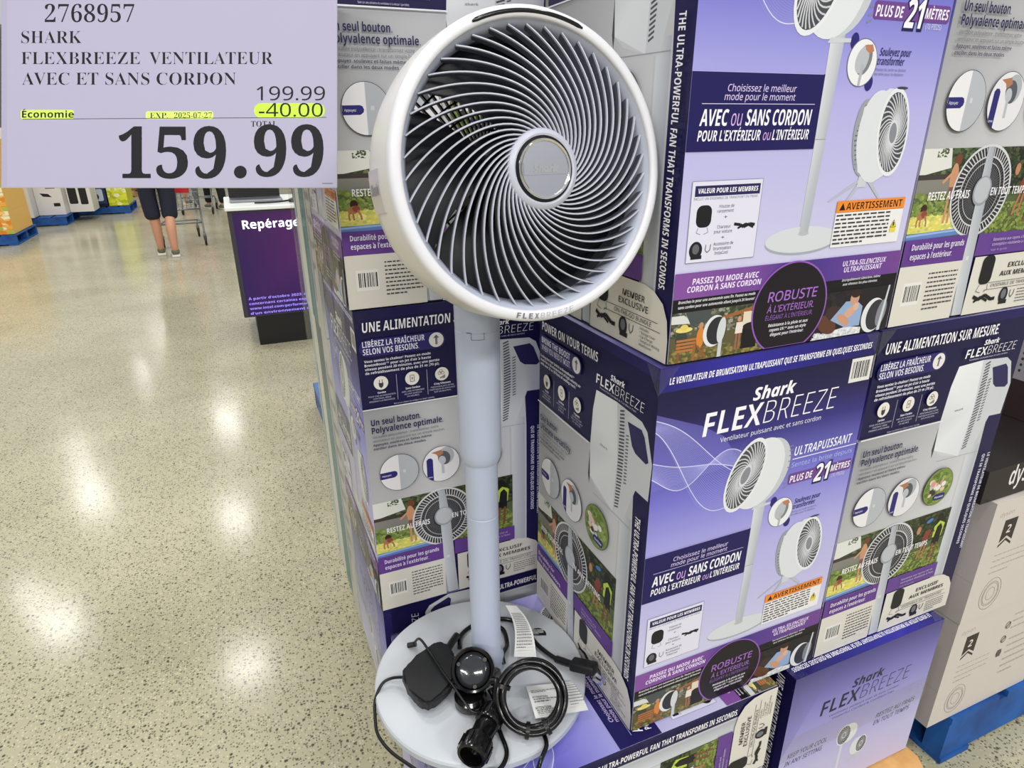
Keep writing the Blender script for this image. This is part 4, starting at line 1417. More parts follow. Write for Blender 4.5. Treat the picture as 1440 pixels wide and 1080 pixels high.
    for k in range(NV):
        th0 = 2 * PI * k / NV
        prev = None
        for i in range(NS + 1):
            s = i / NS
            rr = 0.0385 + (0.1480 - 0.0385) * s
            th = th0 + KS * math.log(rr / 0.0385)
            zf = 0.0125 + 0.006 * math.sin(PI * min(1, s * 1.1)) * (1 - s) - 0.0205 * s ** 2.2
            dep = 0.0125 - 0.003 * s
            d_ = Vector((math.cos(th), math.sin(th), 0))
            tg = Vector((-math.sin(th), math.cos(th), 0))
            nn = (tg - d_ * KS).normalized()
            w = 0.00105
            lean = nn * 0.0012
            pf = d_ * rr
            ring_ = [bm.verts.new(pf + nn * w + Vector((0, 0, zf - 0.0022))), bm.verts.new(pf + nn * w * 0.6 + Vector((0, 0, zf))), bm.verts.new(pf - nn * w * 0.6 + Vector((0, 0, zf))), bm.verts.new(pf - nn * w + Vector((0, 0, zf - 0.0022))),
                     bm.verts.new(pf - nn * w * 0.7 + lean + Vector((0, 0, zf - dep))), bm.verts.new(pf + nn * w * 0.7 + lean + Vector((0, 0, zf - dep)))]
            if prev:
                for q in range(6):
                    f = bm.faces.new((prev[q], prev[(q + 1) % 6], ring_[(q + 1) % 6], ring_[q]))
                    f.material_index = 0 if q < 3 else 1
            prev = ring_
    bmesh.ops.recalc_face_normals(bm, faces=list(bm.faces))
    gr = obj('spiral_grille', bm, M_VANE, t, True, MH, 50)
    gr.data.materials.append(M_VSHADE)
    # hub and badge
    bm = bmesh.new()
    lathe(bm, [(0, -0.004), (0.040, -0.004), (0.0425, 0.004), (0.0425, 0.0115), (0.0405, 0.0145), (0.0365, 0.0160), (0.0345, 0.0150), (0.0340, 0.0110), (0, 0.0110)], 96)
    hub = obj('hub_ring', bm, M_VANE, t, True, MH, 40)
    bm = bmesh.new()
    lathe(bm, [(0.0339, 0.0112), (0.0339, 0.0150), (0.0312, 0.0152), (0.0312, 0.0112)], 96, close=True)
    obj('hub_groove', bm, M_BLACK, hub, True, None, 30)
    bm = bmesh.new()
    lathe(bm, [(0.0311, 0.012), (0.0311, 0.0178), (0.0302, 0.0190), (0.0288, 0.0186), (0.0284, 0.0172), (0, 0.0172), (0, 0.012)], 96)
    badge = obj('hub_badge', bm, M_CHROME, t, True, MH, 30)
    bm = bmesh.new()
    lathe(bm, [(0.0312, 0.0150), (0.0312, 0.0182), (0.0300, 0.0196), (0.0285, 0.0188), (0.0285, 0.0150)], 96, close=True)
    obj('badge_rim', bm, M_CHROME2, badge, True, None, 50)
    bm = bmesh.new()
    box(bm, -0.0262, -0.0058, 0.0172, 0.0262, 0.0068, 0.0182)
    obj('badge_bar', bm, M_CHROME, badge)
    P = Panel()
    P.text('Shark', -0.0150, -0.0035, 0.0145, -0.0035, 0.0080, (232, 230, 228), 0.06, 0.0, 'logo')
    P.text('Shark', -0.0146, -0.0039, 0.0149, -0.0039, 0.0080, (246, 246, 248), 0.03, 0.18)
    flat_print('badge_lettering', P, M_CHROME2, badge, Matrix.Translation((0, 0, 0.0184)))
    # rotor
    bm = bmesh.new()
    for k in range(5):
        th0 = 2 * PI * k / 5 + 0.3
        rows = []
        for i in range(9):
            s = i / 8
            rr = 0.040 + 0.104 * s
            row = []
            for j in range(7):
                q = j / 6 - 0.5
                th = th0 + q * (0.95 + 0.25 * s) + 0.35 * s
                row.append(bm.verts.new((rr * math.cos(th), rr * math.sin(th), -0.058 + q * (0.050 - 0.018 * s) + 0.006 * math.cos(q * PI))))
            rows.append(row)
        for a_, b_ in zip(rows[:-1], rows[1:]):
            for j in range(6):
                bm.faces.new((a_[j], a_[j + 1], b_[j + 1], b_[j]))
    lathe(bm, [(0, -0.03), (0.036, -0.03), (0.042, -0.038), (0.042, -0.085), (0, -0.085)], 40)
    bmesh.ops.solidify(bm, geom=list(bm.faces), thickness=0.0016)
    obj('rotor', bm, M_DARK, t, True, MH, 40)
    # rear guard: rings and radial bars
    bm = bmesh.new()
    for rr in (0.060, 0.080, 0.100, 0.120):
        lathe(bm, [(rr - 0.0012, -0.1215), (rr + 0.0012, -0.1215), (rr + 0.0012, -0.1245), (rr - 0.0012, -0.1245)], 72, close=True)
    for k in range(72):
        a = 2 * PI * k / 72
        d_ = Vector((math.cos(a), math.sin(a), 0))
        tg = Vector((-math.sin(a), math.cos(a), 0))
        p0, p1 = d_ * 0.050, d_ * 0.139
        vs = [bm.verts.new(p + tg * s_ + Vector((0, 0, z))) for p in (p0, p1) for s_, z in ((-0.0011, -0.1205), (0.0011, -0.1205), (0.0011, -0.1260), (-0.0011, -0.1260))]
        for f in ((0, 1, 5, 4), (1, 2, 6, 5), (2, 3, 7, 6), (3, 0, 4, 7)):
            bm.faces.new([vs[i] for i in f])
    lathe(bm, [(0, -0.088), (0.052, -0.088), (0.054, -0.10), (0.054, -0.130), (0.040, -0.140), (0, -0.140)], 48)
    obj('rear_guard', bm, M_DARK, t, True, MH, 40)
    # name plate on the side of the shell
    for sgn, nm in ((-1, 'side_button'), (1, 'side_button')):
        bm = bmesh.new()
        rows = []
        for i in range(9):
            a = (i / 8 - 0.5) * 0.27 + (PI if sgn < 0 else 0) + (0.065 if sgn < 0 else -0.065)
            row = []
            for rr, z in ((r + 0.0005, -0.034), (r + 0.0026, -0.036), (r + 0.0030, -0.075), (r + 0.0005, -0.078)):
                row.append(bm.verts.new((rr * math.cos(a), rr * math.sin(a), z)))
            rows.append(row)
        for a_, b_ in zip(rows[:-1], rows[1:]):
            for j in range(3):
                bm.faces.new((a_[j], a_[j + 1], b_[j + 1], b_[j]))
        bm.faces.new(rows[0][::-1])
        bm.faces.new(rows[-1])
        bmesh.ops.recalc_face_normals(bm, faces=list(bm.faces))
        bt = obj(nm, bm, M_SILV, t, True, MH, 30)
        bt['label'] = 'shiny silver name plate'
        a = (PI if sgn < 0 else 0) + (0.065 if sgn < 0 else -0.065)
        d_ = Vector((math.cos(a), math.sin(a), 0))
        P = Panel()
        P.text('Shark', -0.0155, -0.0040, 0.0150, -0.0040, 0.0115, (150, 152, 160), 0.06, 0.0, 'logo')
        Fm = frame(d_ * (r + 0.0033) + Vector((0, 0, -0.0555)), d_, (0, 0, 1) if sgn < 0 else (0, 0, -1))
        flat_print('button_lettering', P, M_PAPER, bt, Fm)
    return t


build_fan()


# ------------------------------------------------------------------ accessories on the fan base
def zb(pts):
    return [(x, y, z + ZB) for x, y, z in pts]


def child_tube(name, pts, r, m, parent, seg=10):
    bm = bmesh.new()
    inv = Vector(parent.location)
    tube(bm, [Vector(p) - inv for p in zb(pts)], r, seg, 8)
    return obj(name, bm, m, parent, True, ang=50)


# power adapter
ad = thing('power_adapter', 'flat black power adapter with thin cable lying on the grey fan base', 'adapter', (-0.275, 0.185, 0.026))
outl = [(-0.322, 0.206), (-0.319, 0.178), (-0.312, 0.152), (-0.302, 0.137), (-0.290, 0.134), (-0.268, 0.143), (-0.247, 0.157), (-0.235, 0.175), (-0.228, 0.205), (-0.229, 0.225),
        (-0.236, 0.240), (-0.248, 0.246), (-0.262, 0.242), (-0.290, 0.228), (-0.312, 0.217)]
bm = bmesh.new()
prism(bm, [(x + 0.275, y - 0.185) for x, y in outl], 0.006, 0.029, Matrix.Translation((0, 0, 0.007)) @ Matrix.Rotation(math.radians(9), 4, 'X'))
bmesh.ops.bevel(bm, geom=[e for e in bm.edges], offset=0.005, segments=3, affect='EDGES')
obj('adapter_body', bm, M_BLK, ad, True, ang=40)
P = Panel()
P.text('Shark', 0, 0, 0.046, 0, 0.017, (14, 14, 15), 0.05, 0.15)
flat_print('adapter_lettering', P, M_BLACK, ad, frame((0.045, 0.022, 0.0398), (0, -0.158, 1), (-0.95, -0.42, 0)))
child_tube('cable', [(-0.316, 0.206, 0.046), (-0.335, 0.222, 0.036), (-0.352, 0.222, 0.030), (-0.368, 0.205, 0.018), (-0.3745, 0.178, 0.010), (-0.3765, 0.150, 0.004), (-0.365, 0.115, 0.002),
                     (-0.343, 0.080, 0.001), (-0.322, 0.048, 0.001), (-0.300, 0.020, 0.001), (-0.288, -0.008, 0.001), (-0.283, -0.030, -0.012)], 0.0026, M_RUB, ad)
child_tube('cable', [(-0.281, 0.288, 0.029), (-0.274, 0.262, 0.064), (-0.268, 0.215, 0.0735), (-0.258, 0.165, 0.0670), (-0.250, 0.138, 0.062), (-0.241, 0.114, 0.050), (-0.231, 0.099, 0.040), (-0.207, 0.089, 0.040)], 0.0022, M_RUB, ad)
child_tube('strain_relief', [(-0.232, 0.232, 0.050), (-0.218, 0.250, 0.046), (-0.204, 0.268, 0.040)], 0.0065, M_RUB, ad)
child_tube('cable_tip', [(-0.290, 0.290, 0.030), (-0.276, 0.284, 0.034)], 0.0048, M_RUB, ad)

# misting attachment: round nozzle cup, coiled hose, threaded tap connector
mi = thing('misting_attachment', 'glossy black misting attachment with coiled hose and tap connector on the fan base', 'hose', (-0.20, 0.09, 0.026))
o0 = Vector(mi.location)
axis = Vector((-0.28, -0.66, 0.66)).normalized()
cw = Vector((-0.2160, 0.1430, 0.0800 + ZB)) - o0
bm = bmesh.new()
lathe(bm, [(0, -0.045), (0.020, -0.045), (0.026, -0.038), (0.029, -0.020), (0.0335, -0.014), (0.0355, -0.006), (0.0358, 0.002), (0.0335, 0.005), (0.0300, 0.003), (0.0285, -0.006), (0.027, -0.018), (0, -0.020)], 56)
cup = obj('nozzle_cup', bm, M_BLACK, mi, True, frame(cw, axis), 40)
bm = bmesh.new()
lathe(bm, [(0, -0.008), (0.027, -0.008), (0.0280, -0.004), (0.020, -0.0015), (0, -0.0005)], 40)
obj('nozzle_lens', bm, M_LENS, cup, True)
for k in range(3):
    a = 2 * PI * k / 3 + 0.4
    bm = bmesh.new()
    lathe(bm, [(0, -0.002), (0.0032, -0.002), (0.0032, 0.001), (0, 0.001)], 12, Matrix.Translation((0.025 * math.cos(a), 0.025 * math.sin(a), 0)))
    obj('nozzle_jet', bm, M_RUB, cup, True, ang=40)
bm = bmesh.new()
lathe(bm, [(0, 0), (0.024, 0), (0.0265, 0.003), (0.0265, 0.017), (0.022, 0.022), (0, 0.022)], 40, Matrix.Translation(Vector((-0.2260, 0.1290, 0.0270 + ZB)) - o0))
obj('nozzle_base', bm, M_BLACK, mi, True, ang=40)
child_tube('clip_arm', [(-0.232, 0.120, 0.040), (-0.222, 0.100, 0.032), (-0.205, 0.094, 0.030), (-0.190, 0.108, 0.034), (-0.192, 0.128, 0.044)], 0.0055, M_BLACK, mi)
child_tube('clip_arm', [(-0.200, 0.130, 0.060), (-0.180, 0.150, 0.050), (-0.170, 0.158, 0.040)], 0.010, M_BLACK, mi)
child_tube('clip_arm', [(-0.238, 0.128, 0.040), (-0.226, 0.106, 0.034), (-0.196, 0.104, 0.034)], 0.0075, M_BLACK, mi)
# coil
cc = Vector((-0.1590, 0.0300, 0.0300 + ZB)) - o0
nv = Vector((-0.30, -0.72, 0.62)).normalized()
Fc = frame((0, 0, 0), nv, (1, -0.35, 0))
yv = Fc.to_3x3() @ Vector((0, 1, 0))
Rc = 0.0515
cen = cc + yv * (Rc + 0.004)
bm = bmesh.new()
for turn, (dr, dz) in enumerate(((0.0, 0.0), (-0.0085, 0.004), (0.0005, 0.0095), (-0.0075, 0.0135))):
    pts = []
    for k in range(49):
        a = 2 * PI * k / 48
        rr = Rc + dr + 0.0012 * math.sin(2 * a + turn)
        pts.append(cen + Fc.to_3x3() @ Vector((rr * math.cos(a), rr * math.sin(a) * 1.02, dz - 0.004)))
    tube(bm, pts, 0.0046, 12, 0, cap=False)
obj('hose_coil', bm, M_BLACK, mi, True)
for a in (-1.1, 2.75, -1.75):
    bm = bmesh.new()
    p = cen + Fc.to_3x3() @ Vector(((Rc - 0.004) * math.cos(a), (Rc - 0.004) * math.sin(a), 0.004))
    tg = Fc.to_3x3() @ Vector((-math.sin(a), math.cos(a), 0))
    lathe(bm, [(0.0122, -0.003), (0.0128, -0.003), (0.0128, 0.003), (0.0122, 0.003)], 20, frame(p, tg), True)
    obj('cable_tie', bm, M_RUB, mi, True, ang=40)
# tap connector
pa, pb = Vector((-0.2020, 0.0850, 0.0470 + ZB)) - o0, Vector((-0.2640, 0.0195, 0.0500 + ZB)) - o0
ax = (pb - pa)
Lc = ax.length
bm = bmesh.new()
prof = [(0, 0), (0.0185, 0), (0.0200, 0.003), (0.0200, 0.026), (0.0185, 0.029), (0.0150, 0.030), (0.0150, 0.034), (0.0178, 0.036), (0.0178, 0.056), (0.0190, 0.058), (0.0225, 0.060),
        (0.0235, 0.064), (0.0235, Lc - 0.004), (0.0220, Lc), (0.0178, Lc), (0.0165, Lc - 0.018), (0, Lc - 0.020)]
lathe(bm, prof, 40, frame(pa, ax))
cn = obj('tap_connector', bm, M_BLACK, mi, True, None, 35)
Fk = frame(pa, ax)
for nm, rr, z0, z1, nn in (('coupling_grip', 0.0200, 0.004, 0.025, 16), ('collar_grip', 0.0235, 0.065, Lc - 0.006, 14)):
    bm = bmesh.new()
    for k in range(nn):
        a = 2 * PI * k / nn
        box(bm, -0.0016, -0.0012, 0, 0.0016, 0.0016, z1 - z0, Fk @ Matrix.Translation((rr * math.cos(a), rr * math.sin(a), z0)) @ Matrix.Rotation(a - PI / 2, 4, 'Z'))
    obj(nm, bm, M_BLACK, cn)
child_tube('hose', [(-0.196, 0.092, 0.050), (-0.190, 0.106, 0.058), (-0.186, 0.112, 0.072), (-0.193, 0.118, 0.070)], 0.0068, M_BLACK, mi)
child_tube('hose', [(-0.203, 0.088, 0.044), (-0.204, 0.055, 0.031), (-0.206, 0.024, 0.029), (-0.218, 0.006, 0.029), (-0.236, -0.002, 0.028), (-0.252, 0.006, 0.028)], 0.0036, M_BLACK, mi)

# power cord with its plug and paper tags
pc = thing('electric_lead', 'black electric lead running round the pole to a flat plug against the upright carton', 'cord', (-0.09, 0.20, 0.026))
child_tube('cord', [(-0.206, 0.246, 0.032), (-0.196, 0.272, 0.031), (-0.170, 0.288, 0.031), (-0.135, 0.292, 0.031), (-0.108, 0.284, 0.031), (-0.086, 0.266, 0.031), (-0.077, 0.236, 0.031), (-0.074, 0.196, 0.032),
                    (-0.060, 0.150, 0.036), (-0.044, 0.118, 0.046)], 0.0042, M_BLACK, pc)
child_tube('cord', [(-0.150, 0.270, 0.030), (-0.118, 0.262, 0.031), (-0.124, 0.220, 0.032), (-0.146, 0.188, 0.045), (-0.150, 0.172, 0.040)], 0.0042, M_BLACK, pc)
child_tube('cord', [(-0.142, 0.034, 0.029), (-0.146, 0.010, 0.028), (-0.165, -0.008, 0.022), (-0.180, -0.024, 0.008), (-0.188, -0.032, -0.02)], 0.0036, M_BLACK, pc)
child_tube('cord_sleeve', [(-0.060, 0.148, 0.037), (-0.050, 0.128, 0.043), (-0.043, 0.114, 0.048)], 0.0066, M_RUB, pc)
pl0 = Vector((-0.036, 0.108, 0.050 + ZB)) - Vector(pc.location)
Fp = frame(pl0, (0, 0.25, 1), (0.62, -0.78, 0.10))
bm = rbox(-0.016, -0.0125, -0.008, 0.030, 0.0125, 0.008, 0.004, 3, Fp)
plug = obj('plug', bm, M_BLK, pc, True, ang=40)
bm = bmesh.new()
for s in (-1, 1):
    box(bm, 0.029, s * 0.0062 - 0.0008, -0.003, 0.046, s * 0.0062 + 0.0008, 0.003, Fp @ Matrix.Rotation(0.5, 4, 'Y'))
obj('plug_pin', bm, M_CHROME2, plug)


def paper(name, P, parent, ctrl, label):
    """a curled paper strip: ctrl rows (left point, right point) from top to bottom; the print follows the curl"""
    inv = Vector(parent.location)
    L = smooth_pts([Vector(a) - inv for a, b in zip(*[iter(zb(sum(([l, r] for l, r in ctrl), [])))] * 2)], 6)
    Rr = smooth_pts([Vector(b) - inv for a, b in zip(*[iter(zb(sum(([l, r] for l, r in ctrl), [])))] * 2)], 6)
    n = len(L) - 1

    def at(u, v, e):
        t = min(max(1 - v, 0.0), 0.99999) * n
        i = int(t)
        f = t - i
        a = L[i].lerp(L[i + 1], f)
        b = Rr[i].lerp(Rr[i + 1], f)
        nrm = (b - a).cross(L[i] - L[i + 1]).normalized()
        p = a.lerp(b, u) + nrm * (e * 12)
        return (p.x, p.y, p.z)
    V, F, C = [], [], []
    base = Panel()
    for k in range(n):
        base.e = 0
        base.rect(0, 1 - (k + 1) / n, 1, 1 - k / n, (226, 226, 222))
    base.emit(V, F, C, at)
    P.e = 2e-5
    P.emit(V, F, C, at)
    me = panel_mesh(name, V, F, C)
    o = link_mesh(name, me, M_PAPER, parent)
    o['label'] = label
    return o


rs = random.Random(6)
P = Panel()
P.text('CAUTION:', 0.12, 0.80, 0.55, 0.80, 0.03, (70, 70, 72), 0.03)
P.lines(0.10, 0.06, 0.85, 0.78, 16, (120, 120, 122), rs, 0.38)
paper('warning_tag', P, pc, [((-0.1000, 0.285, 0.060), (-0.0815, 0.276, 0.060)), ((-0.1000, 0.255, 0.056), (-0.0760, 0.245, 0.056)), ((-0.1080, 0.220, 0.050), (-0.0780, 0.208, 0.050)), ((-0.1290, 0.176, 0.044), (-0.0930, 0.160, 0.044))], 'long white paper tag with small print')
P = Panel()
P.e = 0
for k, v in enumerate((0.80, 0.52, 0.24)):
    P.text('ATTENTION:', 0.05, v, 0.36, v, 0.06, (40, 40, 42), 0.02)
P.lines(0.06, 0.66, 0.62, 0.78, 2, (110, 110, 112), rs, 0.35)
P.lines(0.06, 0.36, 0.62, 0.50, 2, (110, 110, 112), rs, 0.35)
P.lines(0.06, 0.06, 0.62, 0.22, 3, (110, 110, 112), rs, 0.35)
P.lines(0.68, 0.10, 0.95, 0.85, 9, (130, 130, 132), rs, 0.32)
paper('warning_leaflet', P, pc, [((-0.1320, 0.118, 0.034), (-0.0560, 0.098, 0.032)), ((-0.1380, 0.088, 0.038), (-0.0550, 0.068, 0.033)), ((-0.1440, 0.054, 0.034), (-0.0590, 0.036, 0.033))], 'white folded paper leaflet headed ATTENTION')


# ------------------------------------------------------------------ inset picture of a price sign, built as a card on made-up wires
def inset_price_sign():
    tl, tr = Vector((-0.6994, 0.5431, 1.0827)), Vector((-0.2920, 0.3708, 1.0793))
    bl = Vector((-0.7399, 0.4523, 0.8338))
    xa = (tr - tl)
    w = xa.length
    xa.normalize()
    ya = tl - bl
    h = ya.length
    ya.normalize()
    za = xa.cross(ya)
    t = thing('inset_price_sign', 'inset picture of a price sign reading 159.99, built as a hanging card', 'sign', tuple(bl + xa * w / 2))
    m = Matrix((xa, ya, za)).transposed().to_4x4()
    m.translation = bl - (bl + xa * w / 2)
    u0 = 2.0

    def U(px):
        return (px - u0) / 472.0 * w

    def Vv(py):
        return (264 - py) / 286.0 * h
    P = Panel()
    paperc = (166, 162, 184)
    P.rect(0, 0, w, h, (160, 156, 178))
    P.rect(U(11), 0.0015, w - 0.001, h, paperc)
    P.line([(U(11), 0), (U(11), h)], 0.0006, (170, 168, 190))
    ink = (14, 13, 18)
    k = w / 472.0

    def T(s, a, b, base, cap, bold=0.0, mode=None, c=ink):
        P.text(s, U(a), Vv(base), U(b), Vv(base), cap * k, c, bold, 0, mode)
    T('2768957', 63, 189, 31, 24.5, -0.010, 'serif')
    T('SHARK', 30, 115, 60.5, 17, -0.012, 'serif')
    T('FLEXBREEZE', 30, 197, 90, 17, -0.012, 'serif')
    T('VENTILATEUR', 210, 384, 90, 17, -0.012, 'serif')
    T('AVEC ET SANS CORDON', 31, 332, 119, 17, -0.012, 'serif')
    T('199.99', 361, 457, 141, 19.5, 0.0, 'sans')
    P.pill(U(357), Vv(166), U(457), Vv(145), (190, 226, 70))
    P.rrect(U(29), Vv(167.5), U(104), Vv(154.5), 0.003, (200, 226, 90))
    P.rrect(U(205), Vv(167.5), U(300), Vv(156.5), 0.003, (206, 230, 110))
    T('-40.00', 364, 454, 164, 19.0, 0.0, 'sans')
    T('Économie', 31, 104, 165.5, 9.6, 0.022)
    T('EXP.', 211, 236, 166, 7.6, -0.009, 'serif')
    T('2025-07-27', 245, 298, 166, 7.6, -0.012, 'serif')
    P.line([(U(32), Vv(167.6)), (U(459), Vv(165))], 0.0007, (50, 48, 60))
    T('TOTAL', 353, 390, 178, 7.8, -0.009, 'serif')
    T('159', 167, 318, 250.5, 70, 0.004, 'serif')
    P.ell(U(338), Vv(242), 9.0 * k, 9.0 * k, ink, 24)
    T('99', 357, 455, 248, 70, 0.004, 'serif')
    P.rect(U(453), Vv(258.5), U(468), Vv(257.2), (120, 118, 132))
    flat_print('price_card', P, M_SLEEVE, t, m, 0.0012)
    bm = bmesh.new()
    # stiff clear-plastic sleeve edge: a thin channel along top and the two short sides
    box(bm, -0.003, h, -0.004, w + 0.003, h + 0.012, 0.004)
    bmesh.ops.transform(bm, matrix=m, verts=list(bm.verts))
    obj('top_channel', bm, M_GREY, t)
    for a in (0.12, 0.88):
        p = m @ Vector((w * a, h + 0.010, 0))
        bm = bmesh.new()
        tube(bm, [p, (p.x, p.y, 6.6 - t.location.z)], 0.0012, 8, 0)
        obj('hanging_wire', bm, M_STEEL, t, True)
    return t


inset_price_sign()


# ------------------------------------------------------------------ neighbouring boxes on the right
def dyson_white_mesh():
    w, d, h = 0.34, 0.46, 0.291
    P = Panel()
    rnd = random.Random(12)
    c0 = (206, 198, 190)
    P.rect(0, 0, w, h, c0)
    ink = (46, 40, 40)
    P.text('dyson', 0.022, 0.254, 0.064, 0.256, 0.0105, (150, 144, 140), -0.004)
    P.poly([(0.044, 0.190), (0.084, 0.190), (0.084, 0.243), (0.044, 0.243)], ink)
    P.poly([(0.044, 0.190), (0.064, 0.203), (0.084, 0.190), (0.084, 0.186)], c0)
    P.poly([(0.044, 0.178), (0.064, 0.192), (0.084, 0.178), (0.084, 0.184), (0.064, 0.198), (0.044, 0.184)], ink)
    P.text('2', 0.058, 0.210, 0.070, 0.210, 0.019, (226, 220, 214), 0.02)
    P.lines(0.044, 0.110, 0.150, 0.168, 4, (168, 160, 154), rnd, 0.16)
    for k in range(44):
        a = 2 * PI * k / 44
        rr = 0.040 if k % 2 else 0.031
        P.line([(0.072 + 0.8 * rr * math.cos(a), 0.058 + rr * math.sin(a)), (0.072 + 0.8 * rr * math.cos(a + 0.35), 0.058 + rr * math.sin(a + 0.35))], 0.0009, (138, 130, 126))
    P.ring(0.072, 0.058, 0.013, 0.016, 0.0008, (138, 130, 126), 24)
    P.ring(0.072, 0.058, 0.022, 0.027, 0.0008, (150, 142, 138), 28)
    for k, v in enumerate((0.225, 0.185, 0.145)):
        P.ring(0.186, v, 0.008, 0.009, 0.0016, ink, 18)
        P.line([(0.180, v - 0.006), (0.192, v + 0.006)], 0.0022, ink)
    P.rect(0.179, 0.135, 0.193, 0.155, (90, 82, 80))
    P.lines(0.200, 0.205, 0.310, 0.262, 3, (186, 178, 170), rnd, 0.14)
    P.lines(0.210, 0.070, 0.300, 0.190, 6, (176, 168, 160), rnd, 0.12)
    V, F, C = [], [], []
    bm = bmesh.new()
    box(bm, 0, 0, 0, w, d, h)
    V += [tuple(v.co) for v in bm.verts]
    bm.verts.index_update()
    for f in bm.faces:
        F.append(tuple(v.index for v in f.verts))
        C.append([sr(*c0)] * 4)
    bm.free()
    P.emit(V, F, C, lambda u, v, e: (u, -e, v))
    S = Panel()
    S.rect(0, 0, d, h, (184, 176, 172))
    S.line([(0, h * 0.36), (d, h * 0.36)], 0.0012, (160, 152, 150))
    S.emit(V, F, C, lambda u, v, e: (-e, d - u, v))
    me = panel_mesh('appliance_carton', V, F, C)
    me.materials.append(M_PRINT)
    return me, w, d, h


DYS, dw, dd, dh = dyson_white_mesh()
for (x, y, z, lab) in ((0.791, -0.012, -0.353, 'pale carton with a black number 2 ribbon, lower one on the blue pallet at right'),
                       (0.789, -0.014, -0.0600, 'pale carton with a black number 2 ribbon and sketched vent, directly under the black carton'),
                       (1.137, -0.010, -0.353, 'pale carton at the right edge of the photo, beside the lower number 2 carton'),
                       (1.135, -0.012, -0.0600, 'pale carton at the far right under the right end of the black carton')):
    o = bpy.data.objects.new('appliance_carton', DYS)
    col.objects.link(o)
    o.location = (x, y, z + ZB)
    tag(o, lab, 'box', 'pale appliance cartons')

# black boxes above
def plain_carton(name, label, x0, y0, z0, w, d, h, c, draw=None, m=M_PRINT, group=None, sides=None, cat='box'):
    V, F, C = [], [], []
    bm = bmesh.new()
    box(bm, 0, 0, 0, w, d, h)
    bm.verts.index_update()
    V += [tuple(v.co) for v in bm.verts]
    for f in bm.faces:
        F.append(tuple(v.index for v in f.verts))
        C.append([sr(*c)] * 4)
    bm.free()
    if draw:
        P = Panel()
        draw(P, w, h)
        P.emit(V, F, C, lambda u, v, e: (u, -e * 4, v))
    if sides:   # left-hand side and right-hand side
        P = Panel()
        sides(P, d, h)
        P.emit(V, F, C, lambda u, v, e: (-e * 4, d - u, v))
        P.emit(V, F, C, lambda u, v, e: (w + e * 4, u, v))
    me = panel_mesh(name, V, F, C)
    o = link_mesh(name, me, m)
    o.location = (x0, y0, z0 + ZB)
    tag(o, label, cat, group)
    return o


def d_black(P, w, h):
    P.text('dyson', 0.070, 0.026, 0.168, 0.026, 0.040, (226, 224, 222), 0.012)


plain_carton('black_carton', 'flat black carton with large white lettering on top of the pale cartons', 0.752, -0.004, 0.2330, 0.62, 0.30, 0.070, (40, 34, 34), d_black)


def d_grey(P, d, h):
    P.rect(0, 0, d, h, (58, 44, 42))
    P.rect(0.0, 0.085, d, h, (158, 154, 154))
    for i in range(14):
        for j in range(int(d / 0.012) - 1):
            P.ell(0.010 + 0.012 * j, 0.105 + 0.013 * i, 0.0030, 0.0036, (64, 60, 62), 6)
            P.e -= P.STEP


plain_carton('picture_carton', 'grey and brown carton printed with a dotted vent, standing on the black carton', 1.040, -0.02, 0.3040, 0.34, 0.32, 0.42, (58, 44, 42), sides=d_grey)


# ------------------------------------------------------------------ film-wrapped goods beyond the cartons
def teal_sides(P, d, h):
    rnd = random.Random(5)
    P.rect(0, 0, d, h, (206, 208, 204))
    P.hgrad(0, h, [(0, (150, 176, 186)), (d * 0.14, (186, 196, 200)), (d * 0.16, (214, 212, 202)), (d * 0.38, (220, 218, 208))])
    P.rect(d * 0.10, h * 0.35, d * 0.15, h * 0.8, (70, 96, 112))
    P.rect(d * 0.40, 0, d * 0.70, h, (10, 112, 120))
    P.rect(d * 0.40, h * 0.72, d * 0.70, h, (4, 66, 80))
    P.rect(d * 0.70, 0, d, h, (196, 192, 186))
    P.rect(d * 0.74, h * 0.1, d * 0.80, h * 0.9, (150, 132, 166))
    P.lines(d * 0.80, h * 0.2, d * 0.98, h * 0.9, 9, (150, 140, 150), rnd, 0.3)


for k, (x, z, h) in enumerate(((-0.309, -0.3585, 0.815), (-0.312, 0.4600, 0.66))):
    plain_carton('teal_carton', ('lower' if k == 0 else 'upper') + ' white carton with a teal band, seen edge-on behind the left fan cartons', x, 0.828, z, 0.46, 0.378, h, (206, 208, 206), None, sides=teal_sides, group='teal-banded cartons')
pallet('blue pallet on the floor past the left stack, further down the aisle', -0.205, 1.62, 0.80, 2.75)
plain_carton('teal_carton', 'white carton with a teal band on the further blue pallet', -0.06, 1.66, -0.363, 0.50, 0.60, 0.60, (206, 208, 206), None, sides=teal_sides, group='teal-banded cartons')
# stretch film around the aisle side of the pallet
bm = bmesh.new()
rnd = random.Random(8)
ny, nz = 34, 10
grid = []
for i in range(ny + 1):
    y = 0.43 + 0.79 * i / ny
    row = []
    for j in range(nz + 1):
        z = -0.33 + 1.55 * j / nz
        row.append(bm.verts.new((-0.320 - 0.002 * math.sin(11 * y + 2 * z) - rnd.uniform(0, 0.0022) + (0.006 if z < 0.2 else 0) * (y - 0.43), y, z)))
    grid.append(row)
for a, b in zip(grid[:-1], grid[1:]):
    for j in range(nz):
        bm.faces.new((a[j], a[j + 1], b[j + 1], b[j]))
o = obj('stretch_film', bm, M_FILM, None, True)
o.location.z = ZB
tag(o, 'clear wrinkled stretch film around the aisle side of the stacked cartons', 'plastic film')


